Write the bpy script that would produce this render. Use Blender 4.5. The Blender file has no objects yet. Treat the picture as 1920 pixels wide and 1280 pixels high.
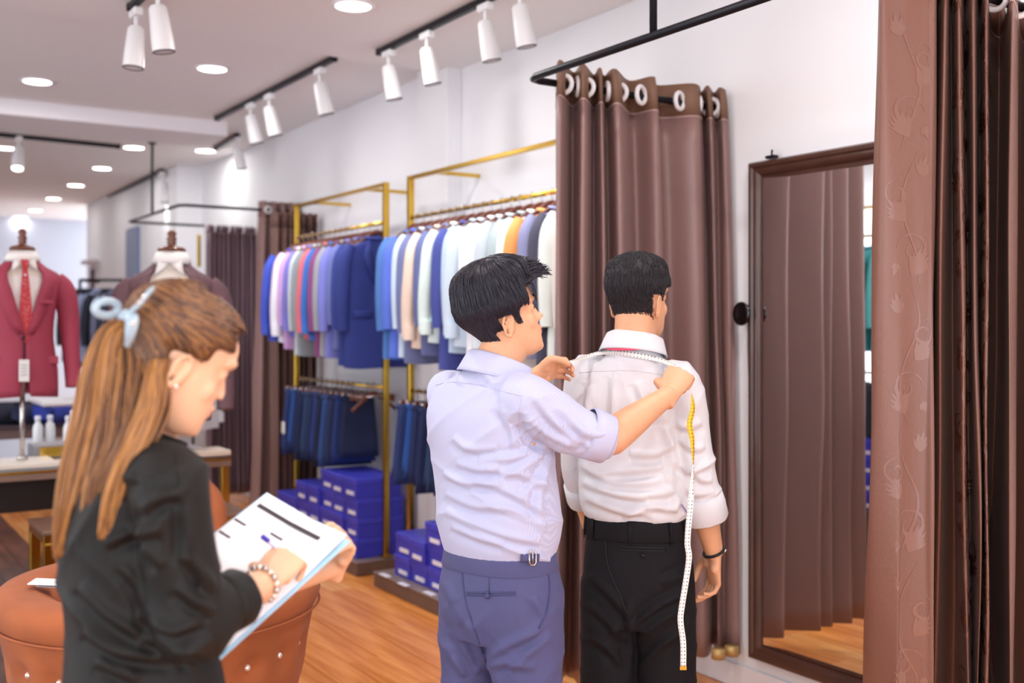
import bpy, math, random
import numpy as np
from mathutils import Vector, Matrix, noise
random.seed(7)
SC = bpy.context.scene
COL = SC.collection
PI = math.pi
# ------------------------------------------------------------------ camera
YAW = math.radians(33.23); SN, CS = math.sin(YAW), math.cos(YAW)
EYE = 1.54; FPX = 2000.0
cam = bpy.data.objects.new('camera', bpy.data.cameras.new('camera')); COL.objects.link(cam)
cam.location = (0, 0, EYE); cam.rotation_euler = (PI/2, 0, -YAW)
cam.data.sensor_width = 36; cam.data.lens = 36*FPX/1920; cam.data.shift_y = -30/1920
cam.data.clip_start = 0.05
cam.data.dof.use_dof = True; cam.data.dof.focus_distance = 2.85; cam.data.dof.aperture_fstop = 2.2
SC.camera = cam
# ------------------------------------------------------------------ world and exposure
w = bpy.data.worlds.new('world'); SC.world = w; w.use_nodes = True
w.node_tree.nodes['Background'].inputs[0].default_value = (0.93, 0.95, 1.0, 1)
w.node_tree.nodes['Background'].inputs[1].default_value = 1.75
SC.view_settings.view_transform = 'Standard'; SC.view_settings.look = 'None'
SC.view_settings.gamma = 1; SC.view_settings.use_curve_mapping = False
SC.view_settings.exposure = 0.8
LAMP = 6.5          # watts of one downlight
SPOT = 13.0         # watts of one track spotlight

def area(name, loc, size, power, rot=(0, 0, 0), col=(1, .975, .95), parent=None, spread=PI):
    l = bpy.data.lights.new(name, 'AREA'); l.shape = 'DISK'; l.size = size; l.energy = power; l.color = col
    l.spread = spread
    o = bpy.data.objects.new(name, l); COL.objects.link(o)
    o.rotation_euler = rot
    o.location = loc
    if parent:
        o.parent = parent; o.location = Vector(loc) - parent.location
    return o
# unseen fill light added behind the photographer, broad and soft
def softbox(loc, target, sx, sy, power, col):
    l = bpy.data.lights.new('camera_side_fill', 'AREA'); l.shape = 'RECTANGLE'; l.size = sx; l.size_y = sy
    l.energy = power; l.color = col
    o = bpy.data.objects.new('camera_side_fill', l); COL.objects.link(o); o.location = loc
    o.rotation_euler = (Vector(target)-Vector(loc)).to_track_quat('-Z', 'Y').to_euler()
softbox((-2.2, -2.6, 2.3), (1.6, 3.0, 1.2), 3.5, 2.2, 20, (0.95, 0.97, 1.0))

# ------------------------------------------------------------------ geometry of the shop
D = 3.30; H = 3.15; DROP = 3.10; YB = 17.3
def V(*a): return Vector(a)
def S(a, b, z): return Vector((SN*b + CS*a, CS*b - SN*a, z))          # right, ahead, up -> world
def SV(a, b, z=0): return Vector((SN*b + CS*a, CS*b - SN*a, z))
def P(u, v, t): return S((u-960)/FPX*t, t, EYE + (610-v)/FPX*t)
def XU(u, Y):
    k = (u-960)/FPX
    return Y*(SN+CS*k)/(CS-SN*k)
def YU(u, X):
    k = (u-960)/FPX
    return X*(CS-SN*k)/(SN+CS*k)
def PZ(u, v, z):
    t = (EYE-z)*FPX/(v-610); return P(u, v, t)

# ------------------------------------------------------------------ materials
def lin(c):
    c = c/255; return c/12.92 if c <= .04045 else ((c+.055)/1.055)**2.4
def rgb(h):
    if isinstance(h, str):
        h = h.lstrip('#'); h = [int(h[i:i+2], 16) for i in (0, 2, 4)]
    return (lin(h[0]), lin(h[1]), lin(h[2]), 1)
MATS = {}
def mat(name, col='#808080', rough=.6, metal=0, bump=0, bscale=40, var=0, vscale=5, stretch=(1, 1, 1), spec=.5,
        sheen=0, emit=None, estr=0, objcol=False, sss=0, trans=0, coat=0, alpha=None, col2=None, ior=1.45):
    if name in MATS: return MATS[name]
    m = bpy.data.materials.new(name); m.use_nodes = True; MATS[name] = m
    nt = m.node_tree; b = nt.nodes['Principled BSDF']; N = nt.nodes.new; L = nt.links.new
    c = rgb(col)
    b.inputs['Base Color'].default_value = c
    b.inputs['Roughness'].default_value = rough; b.inputs['Metallic'].default_value = metal
    b.inputs['Specular IOR Level'].default_value = spec
    b.inputs['Sheen Weight'].default_value = sheen
    b.inputs['Coat Weight'].default_value = coat
    b.inputs['IOR'].default_value = ior
    if trans: b.inputs['Transmission Weight'].default_value = trans
    if sss:
        b.inputs['Subsurface Weight'].default_value = sss; b.inputs['Subsurface Radius'].default_value = (.02, .008, .004)
        b.inputs['Subsurface Scale'].default_value = .5
    if emit:
        b.inputs['Emission Color'].default_value = rgb(emit); b.inputs['Emission Strength'].default_value = estr
    if var or bump or objcol or col2:
        tc = N('ShaderNodeTexCoord'); mp = N('ShaderNodeMapping'); mp.inputs['Scale'].default_value = stretch
        L(tc.outputs['Object'], mp.inputs['Vector'])
    src = None
    if objcol:
        oi = N('ShaderNodeObjectInfo'); src = oi.outputs['Color']
    if var or col2:
        n = N('ShaderNodeTexNoise'); n.inputs['Scale'].default_value = vscale; n.inputs['Detail'].default_value = 5
        L(mp.outputs[0], n.inputs['Vector'])
        if col2:
            r = N('ShaderNodeValToRGB'); r.color_ramp.elements[0].position = .35; r.color_ramp.elements[1].position = .65
            r.color_ramp.elements[0].color = c; r.color_ramp.elements[1].color = rgb(col2)
            L(n.outputs[0], r.inputs[0]); src = r.outputs[0]
        else:
            mr = N('ShaderNodeMapRange'); mr.inputs[1].default_value = .3; mr.inputs[2].default_value = .7
            mr.inputs[3].default_value = 1-var; mr.inputs[4].default_value = 1+var
            L(n.outputs[0], mr.inputs[0])
            hs = N('ShaderNodeHueSaturation'); L(mr.outputs[0], hs.inputs['Value'])
            if src: L(src, hs.inputs['Color'])
            else: hs.inputs['Color'].default_value = c
            src = hs.outputs[0]
    if src: L(src, b.inputs['Base Color'])
    if bump:
        n2 = N('ShaderNodeTexNoise'); n2.inputs['Scale'].default_value = bscale; n2.inputs['Detail'].default_value = 4
        L(mp.outputs[0], n2.inputs['Vector'])
        bp = N('ShaderNodeBump'); bp.inputs['Strength'].default_value = bump; bp.inputs['Distance'].default_value = .01
        L(n2.outputs[0], bp.inputs['Height']); L(bp.outputs[0], b.inputs['Normal'])
    return m

M_wall = mat('wall_paint', '#ECECF0', .75, bump=.03, bscale=120)
M_ceil = mat('ceiling_paint', '#F4F0F0', .85)
M_skin = mat('skin', '#D9A27E', .5, sss=.15, var=.05, vscale=18, bump=.04, bscale=180)
M_skin2 = mat('skin_light', '#E8B795', .5, sss=.15, var=.04, vscale=18)
M_hair = mat('black_hair', '#1D1B2A', .38, bump=.12, bscale=160, stretch=(3, 3, .6), spec=.6)
M_black = mat('black_metal', '#23242C', .4, metal=.6)
M_gold = mat('brushed_gold', '#D9B04A', .22, metal=1, bump=.03, bscale=60)
M_whitem = mat('white_enamel', '#EDEDEF', .35)
M_brownm = mat('dark_brown_wood', '#4A2E24', .35, var=.25, vscale=8, stretch=(6, 6, .6), bump=.15, bscale=20)
M_plat = mat('bronze_laminate', '#6B564C', .45, var=.06)
M_steel = mat('polished_steel', '#C8C4C0', .22, metal=1)

# ------------------------------------------------------------------ mesh builder
def catmull(pts, n):
    pts = [np.array(p, float) for p in pts]
    if len(pts) < 3: 
        return [pts[0]*(1-i/n)+pts[-1]*(i/n) for i in range(n+1)]
    out = []
    for i in range(len(pts)-1):
        p0 = pts[max(i-1, 0)]; p1 = pts[i]; p2 = pts[i+1]; p3 = pts[min(i+2, len(pts)-1)]
        for k in range(n):
            t = k/n
            out.append(.5*((2*p1)+(-p0+p2)*t+(2*p0-5*p1+4*p2-p3)*t*t+(-p0+3*p1-3*p2+p3)*t**3))
    out.append(pts[-1]); return out

class MB:
    def __init__(s): s.v = []; s.f = []; s.attr = []
    def add(s, vs, fs, a=0.0):
        o = len(s.v); s.v += [tuple(v) for v in vs]; s.f += [tuple(i+o for i in f) for f in fs]
        s.attr += [a]*len(vs); return s
    def box(s, c, d, R=None, bev=0):
        c = Vector(c); hx, hy, hz = d[0]/2, d[1]/2, d[2]/2
        b = min(bev, hx*.9, hy*.9, hz*.9)
        if b <= 0:
            pts = [V(x, y, z) for x in (-hx, hx) for y in (-hy, hy) for z in (-hz, hz)]
            fs = [(0, 1, 3, 2), (4, 6, 7, 5), (0, 4, 5, 1), (2, 3, 7, 6), (0, 2, 6, 4), (1, 5, 7, 3)]
        else:
            pts = []; idx = {}
            for sx in (-1, 1):
                for sy in (-1, 1):
                    for sz in (-1, 1):
                        for k in range(3):
                            p = [sx*(hx-(b if k != 0 else 0)), sy*(hy-(b if k != 1 else 0)), sz*(hz-(b if k != 2 else 0))]
                            idx[(sx, sy, sz, k)] = len(pts); pts.append(V(*p))
            fs = []
            for k, (i, j) in enumerate(((1, 2), (0, 2), (0, 1))):
                for sg in (-1, 1):
                    q = []
                    for a, bb in ((-1, -1), (1, -1), (1, 1), (-1, 1)):
                        t = [0, 0, 0]; t[k] = sg; t[i] = a; t[j] = bb; q.append(idx[(*t, k)])
                    fs.append(q)
            for k, (i, j) in enumerate(((1, 2), (0, 2), (0, 1))):      # edges along k
                for a in (-1, 1):
                    for bb in (-1, 1):
                        q = []
                        for e, kk in ((-1, i), (1, i), (1, j), (-1, j)):
                            t = [0, 0, 0]; t[k] = e; t[i] = a; t[j] = bb; q.append(idx[(*t, kk)])
                        fs.append(q)
            for sx in (-1, 1):
                for sy in (-1, 1):
                    for sz in (-1, 1): fs.append([idx[(sx, sy, sz, k)] for k in range(3)])
        if R is not None: pts = [R @ p for p in pts]
        return s.add([c+p for p in pts], fs)
    def loft(s, rings, closed=True, cap=True, a=0.0):
        n = len(rings[0]); vs = [p for r in rings for p in r]; fs = []
        for i in range(len(rings)-1):
            for j in range(n if closed else n-1):
                k = (j+1) % n
                fs.append((i*n+j, i*n+k, (i+1)*n+k, (i+1)*n+j))
        if cap and closed:
            fs.append(tuple(range(n))[::-1]); fs.append(tuple((len(rings)-1)*n+j for j in range(n)))
        return s.add(vs, fs, a)
    def tube(s, pts, rad, n=10, sub=0, side=None, flat=1.0, cap=True, a=0.0):
        """rad: number or list (each number or (r_side, r_other))"""
        pts = [Vector(p) for p in pts]
        if not isinstance(rad, (list, tuple)): rad = [rad]*len(pts)
        rr = [(r, r*flat) if not isinstance(r, (list, tuple)) else tuple(r) for r in rad]
        if sub:
            q = catmull([tuple(p)+r for p, r in zip(pts, rr)], sub)
            pts = [Vector(x[:3]) for x in q]; rr = [(max(x[3], 1e-4), max(x[4], 1e-4)) for x in q]
        rings = []; prev = side and Vector(side)
        for i, p in enumerate(pts):
            t = (pts[min(i+1, len(pts)-1)]-pts[max(i-1, 0)])
            if t.length < 1e-9: t = Vector((0, 0, 1))
            t.normalize()
            if prev is None: prev = t.orthogonal()
            x = prev - t*prev.dot(t)
            if x.length < 1e-6: x = t.orthogonal()
            x.normalize(); y = t.cross(x)
            if not side: prev = x
            rings.append([p+x*math.cos(2*PI*k/n)*rr[i][0]+y*math.sin(2*PI*k/n)*rr[i][1] for k in range(n)])
        return s.loft(rings, cap=cap, a=a)
    def ell(s, c, r, R=None, n=16, m=10):
        c = Vector(c); vs = []; fs = []
        for i in range(1, m):
            th = PI*i/m
            for j in range(n):
                p = V(math.sin(th)*math.cos(2*PI*j/n)*r[0], math.sin(th)*math.sin(2*PI*j/n)*r[1], math.cos(th)*r[2])
                vs.append(c+(R @ p if R is not None else p))
        for i in range(m-2):
            for j in range(n):
                k = (j+1) % n; fs.append((i*n+j, (i+1)*n+j, (i+1)*n+k, i*n+k))
        t = len(vs)
        for sg in (1, -1):
            p = V(0, 0, sg*r[2]); vs.append(c+(R @ p if R is not None else p))
        for j in range(n):
            fs.append((t, j, (j+1) % n)); fs.append((t+1, (m-2)*n+(j+1) % n, (m-2)*n+j))
        return s.add(vs, fs)
    def lathe(s, prof, c=(0, 0, 0), n=28, cap=True, R=None):
        c = Vector(c)
        rings = []
        for r, z in prof:
            ring = [V(math.cos(2*PI*k/n)*r, math.sin(2*PI*k/n)*r, z) for k in range(n)]
            if R is not None: ring = [R @ p for p in ring]
            rings.append([c+p for p in ring])
        return s.loft(rings, cap=cap)
    def torus(s, c, R0, r, axis=(0, 0, 1), n=24, m=8):
        c = Vector(c); ax = Vector(axis).normalized(); x = ax.orthogonal().normalized(); y = ax.cross(x)
        vs = []; fs = []
        for i in range(n):
            a = 2*PI*i/n; d = x*math.cos(a)+y*math.sin(a)
            for j in range(m):
                b = 2*PI*j/m; vs.append(c+d*(R0+r*math.cos(b))+ax*r*math.sin(b))
        for i in range(n):
            for j in range(m):
                fs.append((i*m+j, ((i+1) % n)*m+j, ((i+1) % n)*m+(j+1) % m, i*m+(j+1) % m))
        return s.add(vs, fs)
    def sheet(s, rows):
        n = len(rows[0]); vs = [p for r in rows for p in r]
        fs = [(i*n+j, i*n+j+1, (i+1)*n+j+1, (i+1)*n+j) for i in range(len(rows)-1) for j in range(n-1)]
        return s.add(vs, fs)
    def build(s, name, m, parent=None, smooth=True, world=True, angle=None, loc=None, solid=0, color=None):
        me = bpy.data.meshes.new(name)
        off = Vector((0, 0, 0))
        if world and parent is not None: off = wloc(parent)
        if loc is not None: off = Vector(loc)
        me.from_pydata([(v[0]-off[0], v[1]-off[1], v[2]-off[2]) for v in s.v], [], s.f)
        if any(s.attr):
            at = me.attributes.new('strand', 'FLOAT', 'POINT'); at.data.foreach_set('value', s.attr)
        me.validate(); me.update()
        return link(name, me, m, parent, smooth, angle, loc, solid, color)
def wloc(o):
    v = Vector((0, 0, 0))
    while o is not None: v += o.location; o = o.parent
    return v
def link(name, me, m, parent=None, smooth=True, angle=None, loc=None, solid=0, color=None):
    o = bpy.data.objects.new(name, me); COL.objects.link(o)
    if m: me.materials.append(m)
    if smooth:
        me.polygons.foreach_set('use_smooth', [True]*len(me.polygons))
        if angle: me.set_sharp_from_angle(angle=math.radians(angle))
    if parent is not None: o.parent = parent
    if loc is not None: o.location = loc if parent is None else Vector(loc)-wloc(parent)
    if solid:
        md = o.modifiers.new('solidify', 'SOLIDIFY'); md.thickness = solid; md.offset = 0
    if color: o.color = rgb(color)
    return o
def remesh(mb, vox, smooth_it=4, disp=None, fac=.5):
    me = bpy.data.meshes.new('tmp'); me.from_pydata(mb.v, [], mb.f); me.update()
    o = bpy.data.objects.new('tmp', me); COL.objects.link(o)
    md = o.modifiers.new('r', 'REMESH'); md.mode = 'VOXEL'; md.voxel_size = vox
    if smooth_it:
        sm = o.modifiers.new('s', 'SMOOTH'); sm.iterations = smooth_it; sm.factor = fac
    bpy.context.view_layer.update()
    dg = bpy.context.evaluated_depsgraph_get()
    out = bpy.data.meshes.new_from_object(o.evaluated_get(dg))
    bpy.data.objects.remove(o); bpy.data.meshes.remove(me)
    if disp is not None:
        n = len(out.vertices); co = np.empty(n*3); out.vertices.foreach_get('co', co); co = co.reshape(-1, 3)
        no = np.array([v.normal[:] for v in out.vertices])
        d = disp(co, no); co = co+no*d[:, None]
        out.vertices.foreach_set('co', co.ravel()); out.update()
    return out
def shift_mesh(me, off):
    me.transform(Matrix.Translation(-Vector(off)))
def tag(o, label, cat, group=None):
    o['label'] = label; o['category'] = cat
    if group: o['group'] = group
    return o
def thing(name, label, cat, loc=(0, 0, 0), rz=0, group=None):
    o = bpy.data.objects.new(name, None); COL.objects.link(o); o.empty_display_size = .05
    o.location = loc; o.rotation_euler = (0, 0, rz)
    return tag(o, label, cat, group)
def struct(name, mb, m, **k):
    o = mb.build(name, m, **k); 
    if o.parent is None: o['kind'] = 'structure'
    return o
def dup(o, parent=None):
    c = o.copy(); COL.objects.link(c)
    if parent is not None: c.parent = parent
    for ch in list(o.children): dup(ch, c)
    return c

# ------------------------------------------------------------------ ROOM SHELL
fl = struct('floor', MB().box((0, 7.3, -.06), (9, 20, .08)), mat('subfloor', '#5A4030', .6), smooth=False)
M_oak = mat('orange_oak_planks', '#F0A25A', .26, col2='#CB7A36', vscale=2.2, stretch=(9, .7, 1), bump=.08, bscale=30)
M_oak2 = mat('honey_oak_planks', '#F6B672', .26, col2='#DC8F46', vscale=2.6, stretch=(8, .6, 1), bump=.08, bscale=30)
M_wal = mat('walnut_planks', '#7A4B38', .3, col2='#4E3028', vscale=2.4, stretch=(5, 1.2, 1), bump=.1, bscale=30)
M_wal2 = mat('reddish_planks', '#9A5F45', .3, col2='#5E3A2E', vscale=2.0, stretch=(5, 1.2, 1), bump=.1, bscale=30)
pl_me = {}
PW, PL = .155, 1.25
rnd = random.Random(3)
base_plank = MB().box((0, 0, 0), (PW-.003, PL-.003, .02), bev=.0015)
for key, m in (('a', M_oak), ('b', M_oak2), ('c', M_wal), ('d', M_wal2)):
    o = base_plank.build('plank', m, fl, smooth=False, world=False); pl_me[key] = o.data
    bpy.data.objects.remove(o)
for i in range(25):
    x = D-.09-i*PW
    for j in range(8):
        y = 2.2+(i % 3)*.42+j*PL
        key = rnd.choice('aab') if x > 1.28 else rnd.choice('ccd')
        o = bpy.data.objects.new('plank', pl_me[key]); COL.objects.link(o); o.parent = fl
        o.location = Vector((x, y, -.01+rnd.uniform(-.0006, .0006)))
    
        
def fillpl(x0, x1, y0, y1, m):
    o = MB().box(((x0+x1)/2, (y0+y1)/2, -.012), (x1-x0, y1-y0, .02)).build('plank_field', m, fl, smooth=False)
    o['kind'] = 'stuff'
fillpl(-4.5, D-.01-25*PW, -2.7, 17.3, M_wal)
fillpl(D-.01-25*PW+.002, 1.28, 11.55, 17.3, M_wal)
fillpl(1.28, D+.6, 11.55, 17.3, M_oak)
fillpl(D-.01-25*PW+.002, D+.6, -2.7, 2.4, M_oak)

mb = MB(); mb.box((-.6, (DROP and 11.55), H+.05), (8.4, 11.6, .1)); mb.box((-.6, 1.5, DROP+.08), (8.4, 8.5, .16))
struct('ceiling', mb, M_ceil, smooth=False)
struct('trim_1', MB().box((-1.0, 8.62, 3.10), (7.5, .62, .12), bev=.006), mat('beam_paint', '#EFEBF0', .8), smooth=False)
struct('wall_right', MB().box((D+.06, 6.0, H/2), (.12, 17.4, H)), M_wall, smooth=False)
struct('wall_left', MB().box((-3.9, 13.4, H/2), (.12, 8.0, H)), M_wall, smooth=False)  # unseen; only its far stretch stands, keeping world light off the back wall
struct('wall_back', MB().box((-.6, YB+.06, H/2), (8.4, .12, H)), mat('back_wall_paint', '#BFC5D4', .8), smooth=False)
# pilaster between the two gold racks, and the deeper one beyond the far curtains
struct('trim_2', MB().box((D-.05, 5.79, H/2), (.10, .38, H), bev=.004), M_wall, smooth=False)
struct('trim_3', MB().box((D-.12, 12.9, H/2), (.26, 4.2, H), bev=.004), M_wall, smooth=False)
struct('baseboard_right', MB().box((D-.008, 4.0, .05), (.016, 13.2, .10), bev=.003), mat('baseboard_paint', '#E6E4E8', .5), smooth=False)

# ------------------------------------------------------------------ DOWNLIGHTS
M_glow = mat('downlight_diffuser', '#FFFFFF', .5, emit='#FFF8F2', estr=9)
ords = ['nearest', 'second nearest', 'third nearest', 'fourth nearest', 'fifth nearest', 'sixth nearest', 'seventh nearest',
        'eighth nearest', 'ninth nearest', 'tenth nearest', 'eleventh nearest', 'twelfth nearest', 'farthest']
dl = [(662, 10), (398, 128), (70, 152), (10, 277), (251, 276), (385, 282), (191, 315), (265, 345), (142, 347), (100, 372), (176, 389), (66, 394), (38, 412)]
def downlight(loc, label, k=1.0):
    t = thing('recessed_downlight', label, 'ceiling light', loc, group='recessed ceiling downlights')
    MB().lathe([(.105, 0), (.105, -.006), (.098, -.010), (.086, -.008), (.084, -.001)], loc, cap=False).build('trim_ring', M_whitem, t)
    MB().lathe([(.085, -.004), (.06, -.006), (.001, -.006)], loc, cap=False).build('diffuser', M_glow, t)
    area('downlight_lamp', (loc[0], loc[1], loc[2]-.02), .16, LAMP*k, parent=t)
for i, (u, v) in enumerate(dl):
    z = DROP if i == 0 else H
    if i == 12: v = 407
    t_ = (z-EYE)*FPX/(610-v); p = P(u, v, t_)
    if i and 8.3 < p.y < 8.95: z = 3.04
    downlight((p.x, p.y, z), 'round recessed white downlight, %s of those in view' % ords[i], 1.0 if p.y < 9 else .4 if p.y < 12 else .15)
# lights of the ceiling outside the picture (same grid), not in view
for (x, y) in ((1.0, .6), (2.4, 1.9), (-.8, 2.6), (1.0, 3.1), (-.9, 5.2)):
    area('ceiling_lamp', (x, y, DROP-.01), .18, LAMP*1.5)

# ------------------------------------------------------------------ TRACK LIGHTS
M_face = mat('spot_rim', '#5B5560', .4)
M_lens = mat('spot_lens', '#FFFFFF', .3, emit='#FFF6E6', estr=3)
def spot_head(loc, tilt, az, label, group, s=1.0, lit=False, power=0):
    s *= .92
    """white cylinder head hanging under the track at loc"""
    t = thing('track_spotlight', label, 'spotlight', loc, group=group)
    L = Vector(loc)
    MB().box(L+V(0, 0, -.02*s), (.045*s, .11*s, .04*s), bev=.006).build('adapter', M_whitem, t, angle=30)
    MB().tube([L+V(0, 0, -.03*s), L+V(0, 0, -.10*s)], .010*s, n=10).build('stem', M_whitem, t)
    R = Matrix.Rotation(az, 3, 'Z') @ Matrix.Rotation(tilt, 3, 'Y')
    c = L+V(0, 0, -.10*s)
    hd = MB().lathe([(.030*s, 0.012*s), (.040*s, 0), (.050*s, -.15*s), (.050*s, -.19*s)], c, R=R, n=24).build('head', M_whitem, t, angle=40)
    MB().lathe([(.050*s, -.19*s), (.052*s, -.194*s), (.046*s, -.197*s), (.044*s, -.192*s)], c, R=R, cap=False).build('rim', M_face, hd)
    MB().lathe([(.044*s, -.193*s), (.001, -.193*s)], c, R=R, cap=False).build('lens', M_lens if lit else M_whitem, hd)
    if power:
        l = bpy.data.lights.new('spot_lamp', 'SPOT'); l.energy = power; l.spot_size = 1.35; l.spot_blend = .9; l.shadow_soft_size = .05
        l.color = (1, .97, .95)
        o = bpy.data.objects.new('spot_lamp', l); COL.objects.link(o); o.parent = t
        o.location = (c+R @ V(0, 0, -.21*s))-L; o.rotation_euler = R.to_euler()
def track(a, b, label, zc=H):
    a, b = Vector(a), Vector(b); c = (a+b)/2; d = b-a
    t = thing('light_track', label, 'light track', c)
    R = Matrix.Rotation(math.atan2(d.y, d.x), 3, 'Z')
    MB().box(c, (d.length, .035, .03), R, bev=.003).build('rail', M_black, t, smooth=False)
    for p in (a, b):
        MB().box(p, (.03, .042, .036), R, bev=.004).build('end_cap', M_black, t, smooth=False)
def ceilpt(u, v, z): return P(u, v, (z-EYE)*FPX/(610-v))
p0 = ceilpt(712, 98, DROP-.02); p1 = V(p0.x-.02, p0.y-2.6, DROP-.02)
track(p0, p1, 'black ceiling track nearest the long curtain, above the near clothes rack')
def on_track(p, q, u):
    # point of the line p-q seen in column u
    best = min((i/400 for i in range(401)), key=lambda k: abs(960+FPX*((CS*(p+(q-p)*k).x-SN*(p+(q-p)*k).y)/(SN*(p+(q-p)*k).x+CS*(p+(q-p)*k).y))-u))
    return p+(q-p)*best
for u, lab in ((728, 'farthest'), (800, 'second farthest'), (910, 'third farthest'), (975, 'nearest')):
    q = on_track(p0, p1, u)
    spot_head(q+V(0, 0, -.015), math.radians(-12), 0, 'white cylindrical spotlight, %s of four on the nearest black track' % lab, 'spotlights on the near track', 1.0, power=SPOT)
a0, a1 = ceilpt(407, 222, H-.02), ceilpt(606, 107, H-.02); a1.x = a0.x
track(a0, a1, 'black ceiling track in the middle distance')
for u, lab in ((470, 'farthest'), (505, 'middle'), (600, 'nearest')):
    spot_head(on_track(a0, a1, u)+V(0, 0, -.015), math.radians(-14), 0, 'white cylindrical spotlight, %s of three on the middle black track' % lab, 'spotlights on the middle track', 1.05, power=SPOT)
b0, b1 = ceilpt(404, 279, H-.02), ceilpt(445, 254, H-.02)
track(b0, b1, 'short black ceiling track just beyond the ceiling beam')
spot_head(b1+V(0, 0, -.015), math.radians(-12), 0, 'single white spotlight on the short black track beyond the beam', 'far spotlights', 1.0, power=SPOT)
c0, c1 = ceilpt(205, 369, H-.02), ceilpt(303, 320, H-.02)
track(c0, c1, 'black ceiling track farthest down the shop by the hanging rod')
spot_head(c1+V(0, 0, -.015), math.radians(-10), 0, 'white spotlight at the near end of the farthest track', 'far spotlights', 1.15, power=SPOT*.6)
spot_head(c0+V(0, 0, -.015), math.radians(-10), 0, 'white spotlight at the far end of the farthest track', 'far spotlights', 1.15, power=SPOT*.6)
e0, e1 = ceilpt(-60, 247, H-.02), ceilpt(222, 275, H-.02)
track(e0, e1, 'black ceiling track crossing at the left, parallel to the beam')
spot_head(ceilpt(35, 256, H-.035), math.radians(26), math.radians(75), 'white spotlight with glowing warm lens on the crossing track at left', 'far spotlights', 1.1, lit=True)
g0 = P(262, -2, 3.9); zz = g0.z
g0 = ceilpt(258, 2, DROP-.02)
track(g0+V(0, .12, 0), g0+V(0, -1.4, 0), 'black ceiling track ending at the top left edge of the picture')
spot_head(g0+V(.0, .03, -.03), math.radians(4), 0, 'white spotlight hanging lowest at the top left, left of its pair', 'pair of spotlights at the top left', 1.05, power=SPOT*.6)
spot_head(g0+V(.02, -.28, 0), math.radians(-8), 0, 'white spotlight nearest the camera at the top left, right of its pair', 'pair of spotlights at the top left', 1.1, power=SPOT*.6)

# ------------------------------------------------------------------ CURTAINS
def curtain_mat(name, c1, c2, rough, bump=.12, tr=.0):
    m = mat(name, c1, rough, bump=bump, bscale=260, var=.06, vscale=3, sheen=.05, stretch=(1, 1, .25), spec=.6)
    return m
M_cur = curtain_mat('brown_satin_curtain', '#8C6C68', '', .38)
M_cur2 = curtain_mat('mauve_curtain', '#7B626C', '', .55)
M_hdr = mat('curtain_header', '#7A5A48', .6, bump=.1, bscale=200)
M_ring = mat('white_grommet', '#E9E7EA', .35)
def curtain(name, label, top, bot, z0, z1, m, rings=(), ringaxis=(1, 0, 0), hdr=.12, group=None, sub=7, rows=22, wob=.006, flare=1.0, hdrmat=None, base=None, seam=True):
    """top/bot: lists of (x,y) plan points; z0 bottom, z1 top"""
    T = catmull(top, sub); B = catmull(bot, sub)
    cx = sum(p[0] for p in T)/len(T); cy = sum(p[1] for p in T)/len(T)
    root = thing(name, label, 'curtain', (cx, cy, z0), group=group)
    def row(z, zr=None):
        k = (z1-z)/(z1-z0); k2 = k**flare
        out = []
        for i in range(len(T)):
            x = T[i][0]*(1-k2)+B[i][0]*k2; y = T[i][1]*(1-k2)+B[i][1]*k2
            n1 = noise.noise(Vector((i*.13, z*.9, 3.3)))*wob*(1+5*k)
            n2 = noise.noise(Vector((i*.13, z*1.3, 9.1)))*wob*(1+5*k)
            out.append(V(x+n1, y+n2, z))
        return out
    zs = [z0+(z1-hdr-z0)*i/rows for i in range(rows+1)]
    f = MB().sheet([row(z) for z in zs]).build('fabric', m, root, solid=.003)
    h = MB().sheet([row(z) for z in (z1-hdr, z1-hdr/2, z1)]).build('header_band', hdrmat or m, root, solid=.004)
    if seam:
        pts = row(z1-hdr)
        MB().tube([p+V(0, 0, 0) for p in pts], .004, n=6).build('header_seam', mat('seam_tape', '#B79A98', .6), root)
    for (x, y, z) in rings:
        MB().torus((x, y, z), .026, .0075, ringaxis, n=22, m=8).build('grommet', M_ring, root)
    return root, row
ROD_Z = 2.475; YC = 3.355; XC = 2.27; YN = 1.80
# far curtain of the near cubicle, behind the customer
A_ = .035
us = [1043, 1049, 1076, 1092, 1113, 1125, 1133, 1152, 1180, 1224, 1232, 1302, 1314, 1326, 1338, 1349, 1360]
of = [.13, -.06, .07, -.06, .06, -.05, .05, -.065, .06, -.045, .06, -.045, .06, -.05, .06, -.05, .05]
top = [(XU(u, YC+o), YC+o) for u, o in zip(us, of)]
x0 = top[0][0]
fl_us = [1040, 1048, 1066, 1096, 1112, 1136, 1148, 1178, 1200, 1250, 1262, 1322, 1332, 1352, 1360, 1376, 1387]
bot = [(XU(u, YC+o*1.3), YC+o*1.3) for u, o in zip(fl_us, of)]
def in_room(lst, us_): return [(x, y) if x < D-.03 else (D-.03, YU(u, D-.03)) for (x, y), u in zip(lst, us_)]
top = in_room(top, us); bot = in_room(bot, fl_us)
rg = []
for u in (1057, 1083, 1098, 1139, 1160, 1196, 1268, 1310, 1333, 1345, 1353):
    rg.append((XU(u, YC), YC, ROD_Z))
root, _ = curtain('fitting_room_curtain', 'long brown curtain with white grommets hanging behind the customer', top, bot, .15, ROD_Z+.075, M_cur, hdr=.135, hdrmat=M_hdr, wob=.004, sub=8, flare=.55)
for i, (x, y, z) in enumerate(rg):
    ax = (1, .55*(-1)**i, 0) if i not in (5, 6) else (.35, -1, 0)
    MB().torus((min(x, D-.045), y-(.02 if i in (5, 6) else 0), z), .034, .010, ax, n=22, m=8).build('grommet', M_ring, root)
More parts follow.
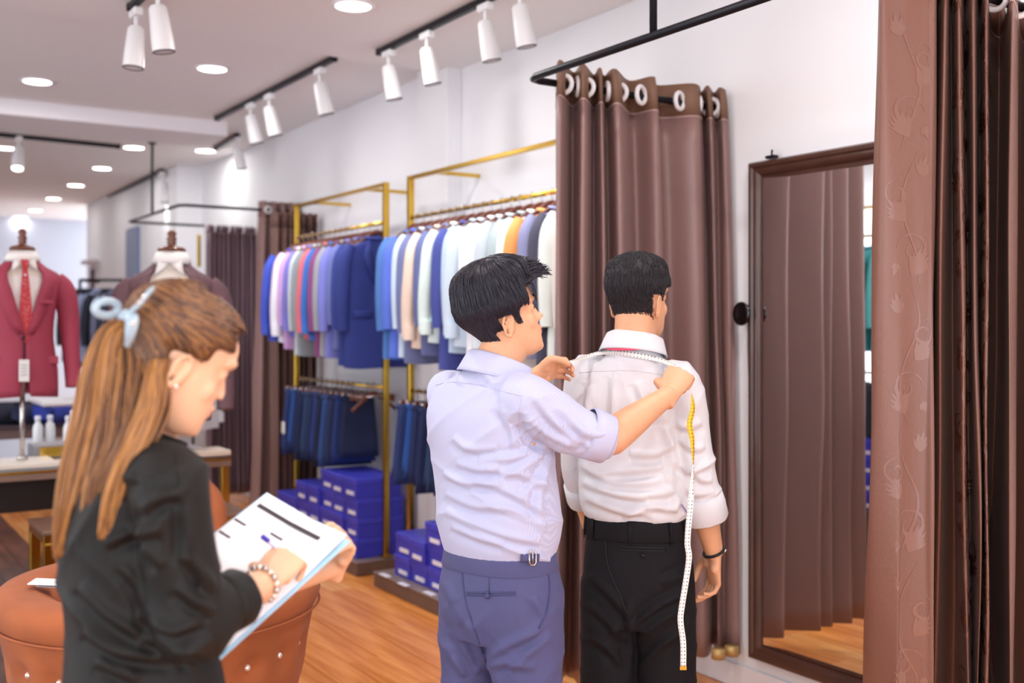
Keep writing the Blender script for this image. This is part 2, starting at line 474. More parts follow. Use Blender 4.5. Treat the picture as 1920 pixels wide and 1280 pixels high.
for u in (1346, 1368):
    MB().tube([V(D-.06-(1368-u)*.0035, YC-.10, .15), V(D-.06-(1368-u)*.0035, YC-.10, .19)], [(.03, .03)]*2, n=12).build('hem_tip', mat('gold_satin_hem', '#C6A46B', .4, metal=.3), root)

# near curtain at the right of the picture
us = [1704, 1680, 1656, 1650, 1660, 1700, 1738, 1752, 1758, 1772, 1782, 1796, 1808, 1822, 1836, 1850, 1857, 1880, 1893, 1905, 1915, 1950, 1975, 2000]
of = [.14, .09, .03, -.01, -.03, -.035, -.05, -.045, .08, -.05, .06, -.06, .05, -.07, .05, -.07, .12, .14, -.06, -.07, .14, .12, -.06, .10]
ub = [1700, 1660, 1628, 1622, 1660, 1700, 1742, 1760, 1745, 1740, 1785, 1822, 1826, 1840, 1846, 1850, 1846, 1860, 1885, 1905, 1880, 1950, 1975, 2000]
ob = [.18, .15, .12, .09, .0, -.04, -.06, -.06, .12, .10, .12, -.06, .06, -.08, .06, -.08, .14, .15, -.06, -.07, .15, .12, -.06, .10]
ub = [1716, 1670, 1632, 1620, 1664, 1690, 1735, 1748, 1740, 1752, 1790, 1818, 1822, 1838, 1842, 1850, 1852, 1866, 1885, 1900, 1896, 1950, 1975, 2000]
top = [(XU(u, YN+o), YN+o) for u, o in zip(us, of)]
bot = [(XU(u, YN+o), YN+o) for u, o in zip(ub, ob)]
M_near = mat('copper_brown_damask', '#744A3B', .33, bump=.12, bscale=300, var=.07, vscale=2.5, stretch=(1, 1, .3), sheen=.05, spec=.7)
near_root, near_row = curtain('fitting_room_curtain', 'large copper brown damask curtain hanging nearest the camera at right', top, bot, .10, ROD_Z+.075, M_near, hdr=.11, hdrmat=M_near, wob=.004, sub=8, rows=40)
for u in (1866, 1910):
    MB().torus((XU(u, YN), YN, ROD_Z), .030, .009, (1, .5, 0), n=22, m=8).build('grommet', M_ring, near_root)
# woven damask scrolls: thin raised satin leaves and tendrils lying on the cloth
def damask(root, rowf, z0, z1, i0, i1, side=-1):
    mb = MB(); cache = {}
    def surf(s, z):
        i = i0+s*(i1-i0); k = round(z, 3)
        r = cache.get(k)
        if r is None: r = cache[k] = rowf(z)
        a = int(max(0, min(len(r)-2, math.floor(i)))); f = i-a
        p = r[a]*(1-f)+r[a+1]*f; d = (r[a+1]-r[a]); n = V(d.y, -d.x, 0)
        if n.length < 1e-8: n = V(0, -1, 0)
        n.normalize()
        return p+n*.0022, n
    Wd = (rowf(1.5)[i1]-rowf(1.5)[i0]).length
    def strip(pts, w):
        L = []; R = []
        for k, (s, z) in enumerate(pts):
            a = pts[max(k-1, 0)]; b = pts[min(k+1, len(pts)-1)]
            dx, dz = (b[0]-a[0])*Wd, b[1]-a[1]; l = math.hypot(dx, dz) or 1
            ww = w*math.sin(PI*(.08+.9*k/(len(pts)-1)))
            ns, nz = -dz/l*ww/Wd, dx/l*ww
            L.append(surf(s+ns, z+nz)[0]); R.append(surf(s-ns, z-nz)[0])
        mb.sheet([L, R])
    def spiral(cs, cz, r0, a0, sgn, turns=1.3):
        pts = []
        for k in range(22):
            q = k/21; r = r0*(1-.8*q); a = a0+sgn*q*turns*2*PI
            pts.append((cs+r*math.cos(a)/Wd, cz+r*math.sin(a)))
        strip(pts, .0042)
    def leaf(cs, cz, a, l, sp=.5, n=5):
        for k in range(n):
            aa = a+sp*(k-(n-1)/2)/(n-1)*2
            ll = l*(1-.35*abs(k-(n-1)/2)/((n-1)/2))
            pts = [(cs+math.cos(aa+.35*q*(k-(n-1)/2)/n)*ll*q/Wd, cz+math.sin(aa+.35*q*(k-(n-1)/2)/n)*ll*q) for q in [i/7 for i in range(8)]]
            strip(pts, .0065)
    z = z0; k = 0
    while z < z1:
        sg = 1 if k % 2 else -1
        c = .5+.12*sg
        stem = [(.5+.22*math.sin(q*PI*2+k)*sg, z+q*.36) for q in [i/16 for i in range(17)]]
        strip(stem, .0034)
        spiral(c-.18*sg, z+.10, .045, 0 if sg > 0 else PI, sg)
        spiral(c+.2*sg, z+.24, .038, PI/2, -sg)
        leaf(.5-.05*sg, z+.03, PI/2+.5*sg, .085, n=7); leaf(.5+.15*sg, z+.17, PI/2-.7*sg, .075, n=7); leaf(.5-.25*sg, z+.29, PI/2+.2*sg, .06)
        leaf(.5+.3*sg, z+.06, -PI/2+.4*sg, .035, n=3)
        z += .36; k += 1
    o = mb.build('damask_motif', mat('damask_satin', '#7C5344', .22, spec=.8), root); o['kind'] = 'stuff'
damask(near_root, near_row, .2, 2.1, 33, 50)
damask(near_root, near_row, .3, 2.1, 84, 98)
damask(near_root, near_row, .25, 2.1, 116, 122)

# rod of the near cubicle
def rod(name, label, pts, posts, r=.014):
    t = thing(name, label, 'curtain rod', pts[0])
    MB().tube(pts, r, n=12).build('rail', M_black, t)
    for (a, b) in posts:
        MB().tube([a, b], r*.9, n=12).build('drop_post', M_black, t)
        MB().lathe([(.035, 0), (.035, -.008), (r, -.012)], b, n=20).build('ceiling_flange', M_black, t)
    return t
yp = YU(1225, XC)
rod('curtain_rod', 'black bent curtain rod of the near fitting room, over the customer',
    [V(D, YC, ROD_Z), V(XC+.05, YC, ROD_Z), V(XC+.015, YC-.015, ROD_Z), V(XC, YC-.05, ROD_Z), V(XC, YN+.05, ROD_Z), V(XC+.015, YN+.015, ROD_Z), V(XC+.05, YN, ROD_Z), V(D, YN, ROD_Z)],
    [(V(XC, yp, ROD_Z), V(XC, yp, DROP))])
# second cubicle further down
Y2, Y3, X2 = 8.15, 9.2, 2.33
rod('curtain_rod', 'thin black curtain rod of the far fitting room with a drop post from the ceiling',
    [V(D, Y2, ROD_Z-.02), V(X2+.04, Y2, ROD_Z-.02), V(X2, Y2+.04, ROD_Z-.02), V(X2, Y3+.5, ROD_Z-.02), V(X2+.04, Y3+.54, ROD_Z-.02), V(D, Y3+.54, ROD_Z-.02)],
    [(V(X2, 8.95, ROD_Z-.02), V(X2, 8.95, 3.04))], r=.012)
def zigzag(xa, xb, y, n, amp, rr):
    pts = []
    for i in range(n+1):
        pts.append((xa+(xb-xa)*(i+rr.uniform(-.2, .2))/n, y+amp*(-1)**i*rr.uniform(.7, 1.1)))
    return pts
rr = random.Random(5)
T = zigzag(XU(388, Y3), XU(482, Y3), Y3, 22, .035, rr)
curtain('fitting_room_curtain', 'mauve pleated curtain at the far side of the distant fitting room', T, [(x*1.0, y+(y-Y3)*.5) for x, y in T], .06, ROD_Z-.06, M_cur2, rings=[(p[0], p[1], ROD_Z-.09) for p in T[::3]], wob=.003, sub=5, hdr=.07)
T = zigzag(XU(488, Y2), XU(560, Y2), Y2, 9, .04, rr)
curtain('fitting_room_curtain', 'tan brown curtain bunched at the wall beside the far clothes rack', T, [((x-3.14)*1.25+3.12, y+(y-Y2)*.5) for x, y in T], .05, ROD_Z+.05, M_cur, rings=[(XU(500, Y2), Y2-.04, ROD_Z-.02)], ringaxis=(.3, -1, 0), wob=.003, sub=5, seam=False)
T = zigzag(XU(512, 7.72), XU(592, 7.72), 7.72, 13, .045, rr)
T = [(min(x, D-.03), y) for x, y in T]
curtain('fitting_room_curtain', 'narrow dark striped curtain gathered behind the far end of the far rack', T, T, .05, 2.40, mat('striped_brown_curtain', '#6B4A42', .5, bump=.1, bscale=200, sheen=.2), wob=.002, sub=5, seam=False)

# ------------------------------------------------------------------ MIRROR
mz0, mz1 = .16, 2.215; my1 = YU(1404, D-.045); my0 = my1-.86
t = thing('wall_mirror', 'tall wall mirror in a moulded dark brown wooden frame beside the customer', 'mirror', (D, (my0+my1)/2, mz0))
M_mir = mat('mirror_glass', '#F2F4F4', .015, metal=1)
MB().box((D-.026, (my0+my1)/2, (mz0+mz1)/2), (.006, my1-my0-.14, mz1-mz0-.14), Matrix.Rotation(.013, 3, 'Z')).build('mirror_pane', M_mir, t, smooth=False)
def frame_profile(y0, y1, z0, z1, prof):
    rings = []
    for d, h in prof:                                   # d inward, h proud
        rings.append([V(D-h, y0+d, z0+d), V(D-h, y1-d, z0+d), V(D-h, y1-d, z1-d), V(D-h, y0+d, z1-d)])
    return rings
prof = [(0, .002), (0, .045), (.008, .056), (.022, .058), (.030, .050), (.040, .050), (.052, .042), (.060, .030), (.068, .034), (.078, .032), (.082, .02)]
R4 = frame_profile(my0, my1, mz0, mz1, prof)
names = ['bottom_moulding', 'left_moulding', 'top_moulding', 'right_moulding']
M_frame = mat('mirror_frame_wood', '#4B2F26', .3, var=.2, vscale=6, stretch=(5, 1, 1), bump=.12, bscale=40, coat=.3)
for i, nm in enumerate(names):
    j = (i+1) % 4
    MB().sheet([[r[i], r[i]+(r[j]-r[i])*.5, r[j]] for r in R4]).build('frame_moulding', M_frame, t, angle=35)
# clip hook over the frame
p = V(D-.03, YU(1447, D-.03), mz1+.012)
t = thing('mirror_clip', 'small black clip on top of the mirror frame', 'clip', p)
MB().box(p, (.03, .05, .012), bev=.003).build('plate', M_black, t, smooth=False)
MB().tube([p+V(0, 0, .004), p+V(-.02, -.02, .022), p+V(-.03, -.03, .02)], .004, n=8).build('hook', M_black, t)
# hold-back
p = P(1388, 588, D/(SN+CS*.214)-.12); p.x = D-.07
t = thing('curtain_holdback', 'round chrome and black curtain holdback on the wall beside the mirror', 'holdback', (D, p.y, p.z))
MB().tube([V(D, p.y, p.z), V(p.x, p.y, p.z)], .011, n=14).build('stem', M_steel, t)
MB().lathe([(.028, .0), (.028, .006), (.012, .010)], (D, p.y, p.z), R=Matrix.Rotation(-PI/2, 3, 'Y')).build('wall_flange', M_steel, t)
MB().lathe([(.020, 0), (.046, .004), (.050, .012), (.044, .018), (.030, .016), (.001, .020)], (p.x, p.y, p.z), R=Matrix.Rotation(-PI/2, 3, 'Y')).build('disc', mat('black_chrome', '#4A484C', .15, metal=1), t)
MB().torus((p.x-.012, p.y, p.z), .038, .004, (1, 0, 0)).build('disc_rim', M_steel, t)
t = tag(MB().tube([V(D-.04, p.y, p.z-.015), V(D-.035, p.y+.008, p.z-.10), V(D-.02, p.y+.02, p.z-.2), V(D-.012, p.y+.015, p.z-.42), V(D-.012, p.y+.012, .9)], .0035, n=6, sub=5).build('tieback_cord', mat('grey_cord', '#8E8A8E', .7), loc=(D-.02, p.y, .9)), 'thin grey cord hanging from the curtain holdback', 'cord')

# ------------------------------------------------------------------ PLATFORMS AND RACKS
def platform(y0, y1, x0, label):
    t = thing('display_plinth', label, 'plinth', ((x0+D)/2, (y0+y1)/2, 0))
    MB().box(((x0+D)/2, (y0+y1)/2, .042), (D-x0-.01, y1-y0, .078), bev=.003).build('plinth_body', M_plat, t, smooth=False)
    MB().box(((x0+D)/2, (y0+y1)/2, .0845), (D-x0, y1-y0+.004, .007), bev=.002).build('plinth_top', mat('plinth_top_mat', '#8C7B74', .35), t, smooth=False)
platform(3.75, 5.72, 2.766, 'low brown display plinth under the near clothes rack')
platform(5.985, 7.75, 2.78, 'low brown display plinth under the far clothes rack')
RX = 3.0; RTOP = 2.436; RAIL = 2.186; LOW = 1.15
def rack(y0, y1, label, grp):
    t = thing('garment_rack', label, 'clothes rack', (RX, (y0+y1)/2, 0))
    for y in (y0, y1):
        MB().box((RX, y, (RTOP+.089)/2), (.035, .035, RTOP-.089), bev=.003).build('post', M_gold, t, smooth=False)
        MB().box((RX, y, .098), (.06, .06, .018), bev=.003).build('foot', M_gold, t, smooth=False)
    MB().box((RX, (y0+y1)/2, RTOP-.012), (.03, y1-y0, .024), bev=.003).build('top_rail', M_gold, t, smooth=False)
    for y in (y0+.3, y1-.3):
        MB().box(((RX+D)/2, y, RTOP-.012), (D-RX, .022, .022), bev=.003).build('wall_arm', M_gold, t, smooth=False)
    MB().tube([V(RX, y0, RAIL), V(RX, y1, RAIL)], .0125, n=14).build('hanging_rail', M_gold, t)
    MB().tube([V(RX, y0, LOW), V(RX, y1, LOW)], .0115, n=14).build('hanging_rail', M_gold, t)
rack(3.70, 5.69, 'gold metal clothes rack nearest the brown curtain', 1)
rack(6.02, 7.50, 'gold metal clothes rack farther down the wall', 2)

M_cloth = mat('garment_cloth', '#888888', .75, objcol=True, bump=.10, bscale=220, sheen=0, var=.05, vscale=9)
M_hang = mat('hanger_wood', '#57291C', .35, var=.15, vscale=12)
M_wire = mat('hanger_wire', '#C9C4C8', .25, metal=1)
def hanger_proto():
    t = bpy.data.objects.new('clothes_hanger', None); COL.objects.link(t)
    pts = [V(-.17, 0, -.155), V(-.10, 0, -.106), V(-.04, 0, -.066), V(0, 0, -.055), V(.04, 0, -.066), V(.10, 0, -.106), V(.17, 0, -.155)]
    MB().tube(pts, [(.014, .010), (.013, .010), (.016, .014), (.018, .015), (.016, .014), (.013, .010), (.014, .010)], n=8, sub=3).build('shoulder_bar', M_hang, t, world=False)
    hk = [V(0, 0, -.04), V(0, 0, -.01)]+[V(.017-.017*math.cos(a), 0, .0+.017*math.sin(a)+.0) for a in [PI*.15*k for k in range(0, 9)]]
    hk = [V(-.017, 0, -.035), V(-.017, 0, -.004)]+[V(-.017*math.cos(a), 0, .017*math.sin(a)) for a in [PI*.15*k for k in range(1, 8)]]
    MB().tube([V(0, 0, -.052), V(-.002, 0, -.03)]+hk[1:], .0022, n=6).build('hook', M_wire, t, world=False)
    return t
def garment_meshes(kind, seed):
    """local frame: width along X, thin along Y, z=0 at the rail. returns list (name, mesh builder)"""
    r = random.Random(seed); L = {'jacket': .80, 'shirt': .72, 'coat': .86}[kind]
    W0 = .225; th = .040 if kind != 'shirt' else .032
    zt = -.055
    prof = [(-L, 1.0, 1.25), (-L*.8, .98, 1.15), (-L*.55, .90, 1.0), (-L*.35, .93, 1.0), (-.22, .97, .95), (-.17, .96, .9), (-.13, .86, .85), (-.10, .62, .75), (-.075, .32, .7), (zt, .22, .6)]
    q = catmull(prof, 3); rings = []
    n = 36
    for z, w_, d in q:
        ring = []
        for k in range(n):
            a = 2*PI*k/n; c_, s_ = math.cos(a), math.sin(a)
            x = W0*w_*math.copysign(abs(c_)**.75, c_); y = th*d*math.copysign(abs(s_)**.8, s_)
            f = noise.noise(Vector((x*14+seed*3, y*10, z*3)))*.010*min(1, (-z-.1)*3 if z < -.1 else 0)
            ring.append(V(x, y+f, z-.004*math.cos(a*3) if z < -L*.97 else z))
        rings.append(ring)
    body = MB().loft(rings)
    sl = []
    for sg in (-1, 1):
        e = r.uniform(-.02, .02)
        pts = [V(sg*.175, 0, -.115), V(sg*.212, .004, -.20), V(sg*.232, e*.4, -.36), V(sg*.240, e, -.50), V(sg*.238, e*1.2, -.635 if kind != 'shirt' else -.66)]
        sl.append(MB().tube(pts, [(.030, .034), (.048, .042), (.047, .040), (.043, .036), (.037, .032)], n=16, sub=4, side=(0, 1, 0)))
    parts = [('body', body)]+[('sleeve', s_) for s_ in sl]
    c = MB()
    c.tube([V(.075*math.cos(a), .030*math.sin(a), -.062+.008*math.sin(a)) for a in [2*PI*k/14 for k in range(15)]], [(.012, .020)]*15, n=8, side=(0, 0, 1))
    parts.append(('collar', c))
    if kind != 'shirt':
        for sg in (-1, 1):
            lp = MB(); parts.append(('lapel', lp)); lp.add([V(sg*.075, -th*.95, -.07), V(sg*.115, -th*1.05, -.17), V(sg*.10, -th*1.2, -.24), V(sg*.012, -th*1.22, -.42), V(sg*.055, -th*1.1, -.16)], [(0, 1, 2, 3, 4)])
        for sg in (-1, 1): parts.append(('pocket_flap', MB().box((sg*.12, -th*1.12, -.53), (.13, .006, .045), bev=.002)))
    else:
        for sg in (-1, 1): parts.append(('cuff', MB().tube([V(sg*.238, 0, -.60), V(sg*.238, 0, -.675)], [(.040, .036)]*2, n=14, side=(0, 1, 0))))
    return parts
def garment_proto(kind, seed):
    t = bpy.data.objects.new({'jacket': 'suit_jacket', 'shirt': 'dress_shirt', 'coat': 'suit_jacket'}[kind], None); COL.objects.link(t)
    for nm, mb_ in garment_meshes(kind, seed):
        mb_.build(nm, M_cloth, t, world=False, solid=.004 if nm == 'lapel' else 0, angle=50)
    return t
PROTO = {k: garment_proto(k, s) for k, s in (('jacket', 1), ('shirt', 2), ('coat', 3))}
USED = set()
H_PROTO = [hanger_proto()]
def place(proto, loc, rz, label, cat, group=None, color=None, scale=1.0):
    t = proto if id(proto) not in USED and not USED.add(id(proto)) else dup(proto)
    t.location = loc; t.rotation_euler = (0, 0, rz); t.scale = (scale, 1, scale)
    tag(t, label, cat, group)
    if color:
        for c in t.children: c.color = rgb(color)
    return t
CLOTHES_B = [  # far rack, from its far end to the near end
    ('royal blue', '#3F55C4', 'shirt'), ('mauve', '#B9A3CF', 'shirt'), ('white', '#EEEFFA', 'shirt'), ('lilac pink', '#C9A0D6', 'jacket'),
    ('violet blue', '#7D79CC', 'shirt'), ('pale grey', '#C9D0D8', 'jacket'), ('grey green', '#8D979F', 'jacket'), ('coral red', '#E2737C', 'shirt'),
    ('bright blue', '#3E76CE', 'shirt'), ('plum purple', '#8E4A83', 'jacket'), ('stone grey', '#A3A6AE', 'jacket'), ('periwinkle blue', '#7F86D8', 'jacket'),
    ('blue grey', '#6E79B8', 'jacket'), ('dark navy', '#30408F', 'coat'), ('deep navy', '#2B3A86', 'coat')]
CLOTHES_A = [
    ('steel blue', '#4F7FC4', 'jacket'), ('cobalt blue', '#5C78DC', 'jacket'), ('icy blue', '#CFE3F6', 'jacket'), ('slate', '#6F78A6', 'jacket'),
    ('peach cream', '#F0D9C8', 'shirt'), ('dusky blue grey', '#636C9E', 'jacket'), ('mint white', '#E2F4F0', 'shirt'), ('indigo', '#454F9C', 'coat'),
    ('powder blue', '#BBD2EA', 'jacket'), ('pale sky blue', '#CFE0F2', 'shirt'), ('bright white', '#F4F8FC', 'coat'), ('ice white', '#E6F0F8', 'jacket'),
    ('soft grey', '#C3CFD8', 'jacket'), ('grey mint', '#AEBFC4', 'shirt'), ('snow white', '#F6FAFA', 'coat'), ('orange', '#F0A25C', 'shirt'),
    ('lavender grey', '#8C90B8', 'jacket'), ('charcoal', '#4A4A5E', 'jacket'), ('off white', '#EEF6F2', 'coat'), ('pale beige', '#E4DCD4', 'jacket')]
def fill_rack(lst, ya, yb, rail, x, where, grp):
    n = len(lst); r = random.Random(n)
    for i, (cn, cc, kind) in enumerate(lst):
        y = ya+(yb-ya)*i/(n-1)+r.uniform(-.008, .008)
        nb = []
        if i: nb.append(lst[i-1][0])
        if i < n-1: nb.append(lst[i+1][0])
        kn = 'shirt' if kind == 'shirt' else 'jacket'
        lab = '%s %s on the %s, %s %s' % (cn, kn, where, 'between' if len(nb) == 2 else 'beside', ' and '.join(nb))
        rz = r.uniform(-.10, .10)
        place(PROTO[kind], (x, y, rail-.028), rz, lab, kn, grp, cc, r.uniform(.95, 1.04))
        place(H_PROTO[0], (x, y, rail), rz, 'dark wooden hanger inside the %s %s on the %s' % (cn, kn, where), 'hanger', 'hangers on the '+where)
fill_rack(CLOTHES_B, 7.44, 6.14, RAIL, RX, 'far gold rack', 'garments on the far rack')
fill_rack(CLOTHES_A, 5.60, 3.85, RAIL, RX, 'near gold rack', 'garments on the near rack')

# trousers on clip hangers, lower rails
def trouser_proto():
    t = bpy.data.objects.new('folded_trousers', None); COL.objects.link(t)
    for sy, l in ((-1, .44), (1, .40)):
        rings = []
        for k in range(8):
            q = k/7; z = -.085-l*q; w_ = .125+.035*q; d = .010+.005*q
            ring = []
            for j in range(20):
                a = 2*PI*j/20; c_, s_ = math.cos(a), math.sin(a)
                ring.append(V(w_*math.copysign(abs(c_)**.6, c_), sy*.012+d*s_+.006*math.sin(q*3+c_*2), z))
            rings.append(ring)
        MB().loft(rings).build('trouser_leg', M_cloth, t, world=False)
    MB().tube([V(-.13, 0, -.085), V(.13, 0, -.085)], [(.022, .016)]*2, n=12, side=(0, 1, 0)).build('waist_fold', M_cloth, t, world=False)
    return t
def clip_hanger_proto():
    t = bpy.data.objects.new('clip_hanger', None); COL.objects.link(t)
    MB().tube([V(-.13, 0, -.06), V(.13, 0, -.06)], .004, n=8).build('cross_bar', M_wire, t, world=False)
    MB().tube([V(0, 0, -.06), V(0, 0, -.02)]+[V(-.017*math.cos(a), 0, .017*math.sin(a)) for a in [PI*.15*k for k in range(1, 8)]], .0024, n=6).build('hook', M_wire, t, world=False)
    for x in (-.10, .10):
        MB().box((x, 0, -.070), (.024, .022, .045), bev=.004).build('clip', mat('clip_brown', '#7C4A3E', .4), t, world=False)
    return t
TP, CP = trouser_proto(), clip_hanger_proto()
navy = ['#2E4076', '#2C5AA8', '#22305E', '#1F2C58', '#31466F', '#24365F', '#2D3F86', '#1D2747', '#32508E', '#26335C', '#263A78', '#202C50', '#2C4A80', '#1F2A4C', '#2B3B70', '#24305A', '#22315C']
def trousers(ya, yb, n, where):
    r = random.Random(n)
    names_ = ['first', 'second', 'third', 'fourth', 'fifth', 'sixth', 'seventh', 'eighth', 'ninth', 'tenth', 'eleventh', 'twelfth', 'thirteenth', 'fourteenth']
    for i in range(n):
        y = ya+(yb-ya)*i/(n-1)
        rz = r.uniform(-.12, .12)
        place(TP, (RX, y, LOW), rz, 'dark blue trousers, %s from the far end, %s' % (names_[i], where), 'trousers', 'trousers on the '+where, navy[i], r.uniform(.9, 1.1))
        place(CP, (RX, y, LOW), rz, 'clip hanger of the %s trousers from the far end, %s' % (names_[i], where), 'hanger', 'clip hangers on the '+where)
trousers(7.38, 6.42, 12, "far rack's lower rail")
trousers(5.60, 4.55, 12, "near rack's lower rail")
# empty clip hangers crowded at the near end of the far rack's lower rail
for i in range(6):
    place(CP, (RX, 6.30-.035*i, LOW), random.uniform(-.15, .15), "empty clip hanger on the far rack's lower rail, %s from the trousers" % ['first', 'second', 'third', 'fourth', 'fifth', 'sixth'][i], 'hanger', 'empty clip hangers')
place(H_PROTO[0], (RX-.02, 6.15, LOW+.01), .2, "bare light wooden hanger at the near end of the far rack's lower rail", 'hanger')
p = V(RX-.150, 7.375, .80)
t = tag(MB().box(p, (.008, .05, .085), bev=.002).build('price_tag', mat('white_card', '#F3F1F0', .6), loc=p, smooth=False), 'white card price tag on the far end trousers', 'price tag')
for i, (y, z) in enumerate(((6.52, 1.235), (5.5, 1.27), (5.35, 1.25))):
    pass

# blue shoe boxes
M_blue = mat('royal_blue_card', '#3D3FC0', .42, var=.06, vscale=3)
M_bluel = mat('royal_blue_lid', '#4447CC', .40)
M_lab = mat('white_label', '#EDEDF8', .5)
def shoe_box_proto():
    t = bpy.data.objects.new('shoe_box', None); COL.objects.link(t)
    MB().box((0, 0, .055), (.315, .188, .110), bev=.002).build('box', M_blue, t, world=False, smooth=False)
    MB().box((0, 0, .105), (.322, .195, .036), bev=.003).build('lid', M_bluel, t, world=False, smooth=False)
    MB().box((-.1588, -.01, .030), (.003, .105, .024)).build('label', M_lab, t, world=False, smooth=False)
    MB().tube([V(-.162, .045, .105), V(-.1605, .045, .105)], .008, n=12).build('stud', mat('dark_stud', '#2B2B7A', .4), t, world=False)
    return t
BP = shoe_box_proto()
lev = ['bottom', 'second', 'third', 'top']
ordn = ['nearest', 'second', 'third', 'fourth', 'fifth', 'sixth', 'seventh', 'eighth']
def boxes(ystart, heights, where, xoff=0):
    r = random.Random(len(heights))
    for c, h in enumerate(heights):
        for k in range(h):
            place(BP, (2.985+xoff+r.uniform(-.012, .012), ystart+.198*c, .089+.1245*k), r.uniform(-.02, .02),
                  'blue shoe box %s, %s row, %s stack from the near end' % (where, lev[k], ordn[c]), 'shoe box', 'blue shoe boxes '+where, scale=1)
boxes(6.16, [4, 4, 4, 3, 3, 2, 2], 'under the far rack')
boxes(4.50, [3, 3, 4, 3, 2, 2], 'under the near rack', xoff=.01)
place(BP, (2.97, 7.54, .13), .0, 'blue shoe box tipped up at the far end of the far plinth', 'shoe box', 'blue shoe boxes under the far rack')

# small white price cards on near plinth
for i, (u, v) in enumerate(((722, 1078), (757, 1095), (806, 1112))):
    p = PZ(u, v, .092)
    tag(MB().box(p, (.035, .10, .004), bev=.001).build('shelf_card', M_lab, loc=p, smooth=False), 'white shelf card on the near plinth, %s from its far end' % ['first', 'second', 'third'][i], 'card', 'white cards on the near plinth')

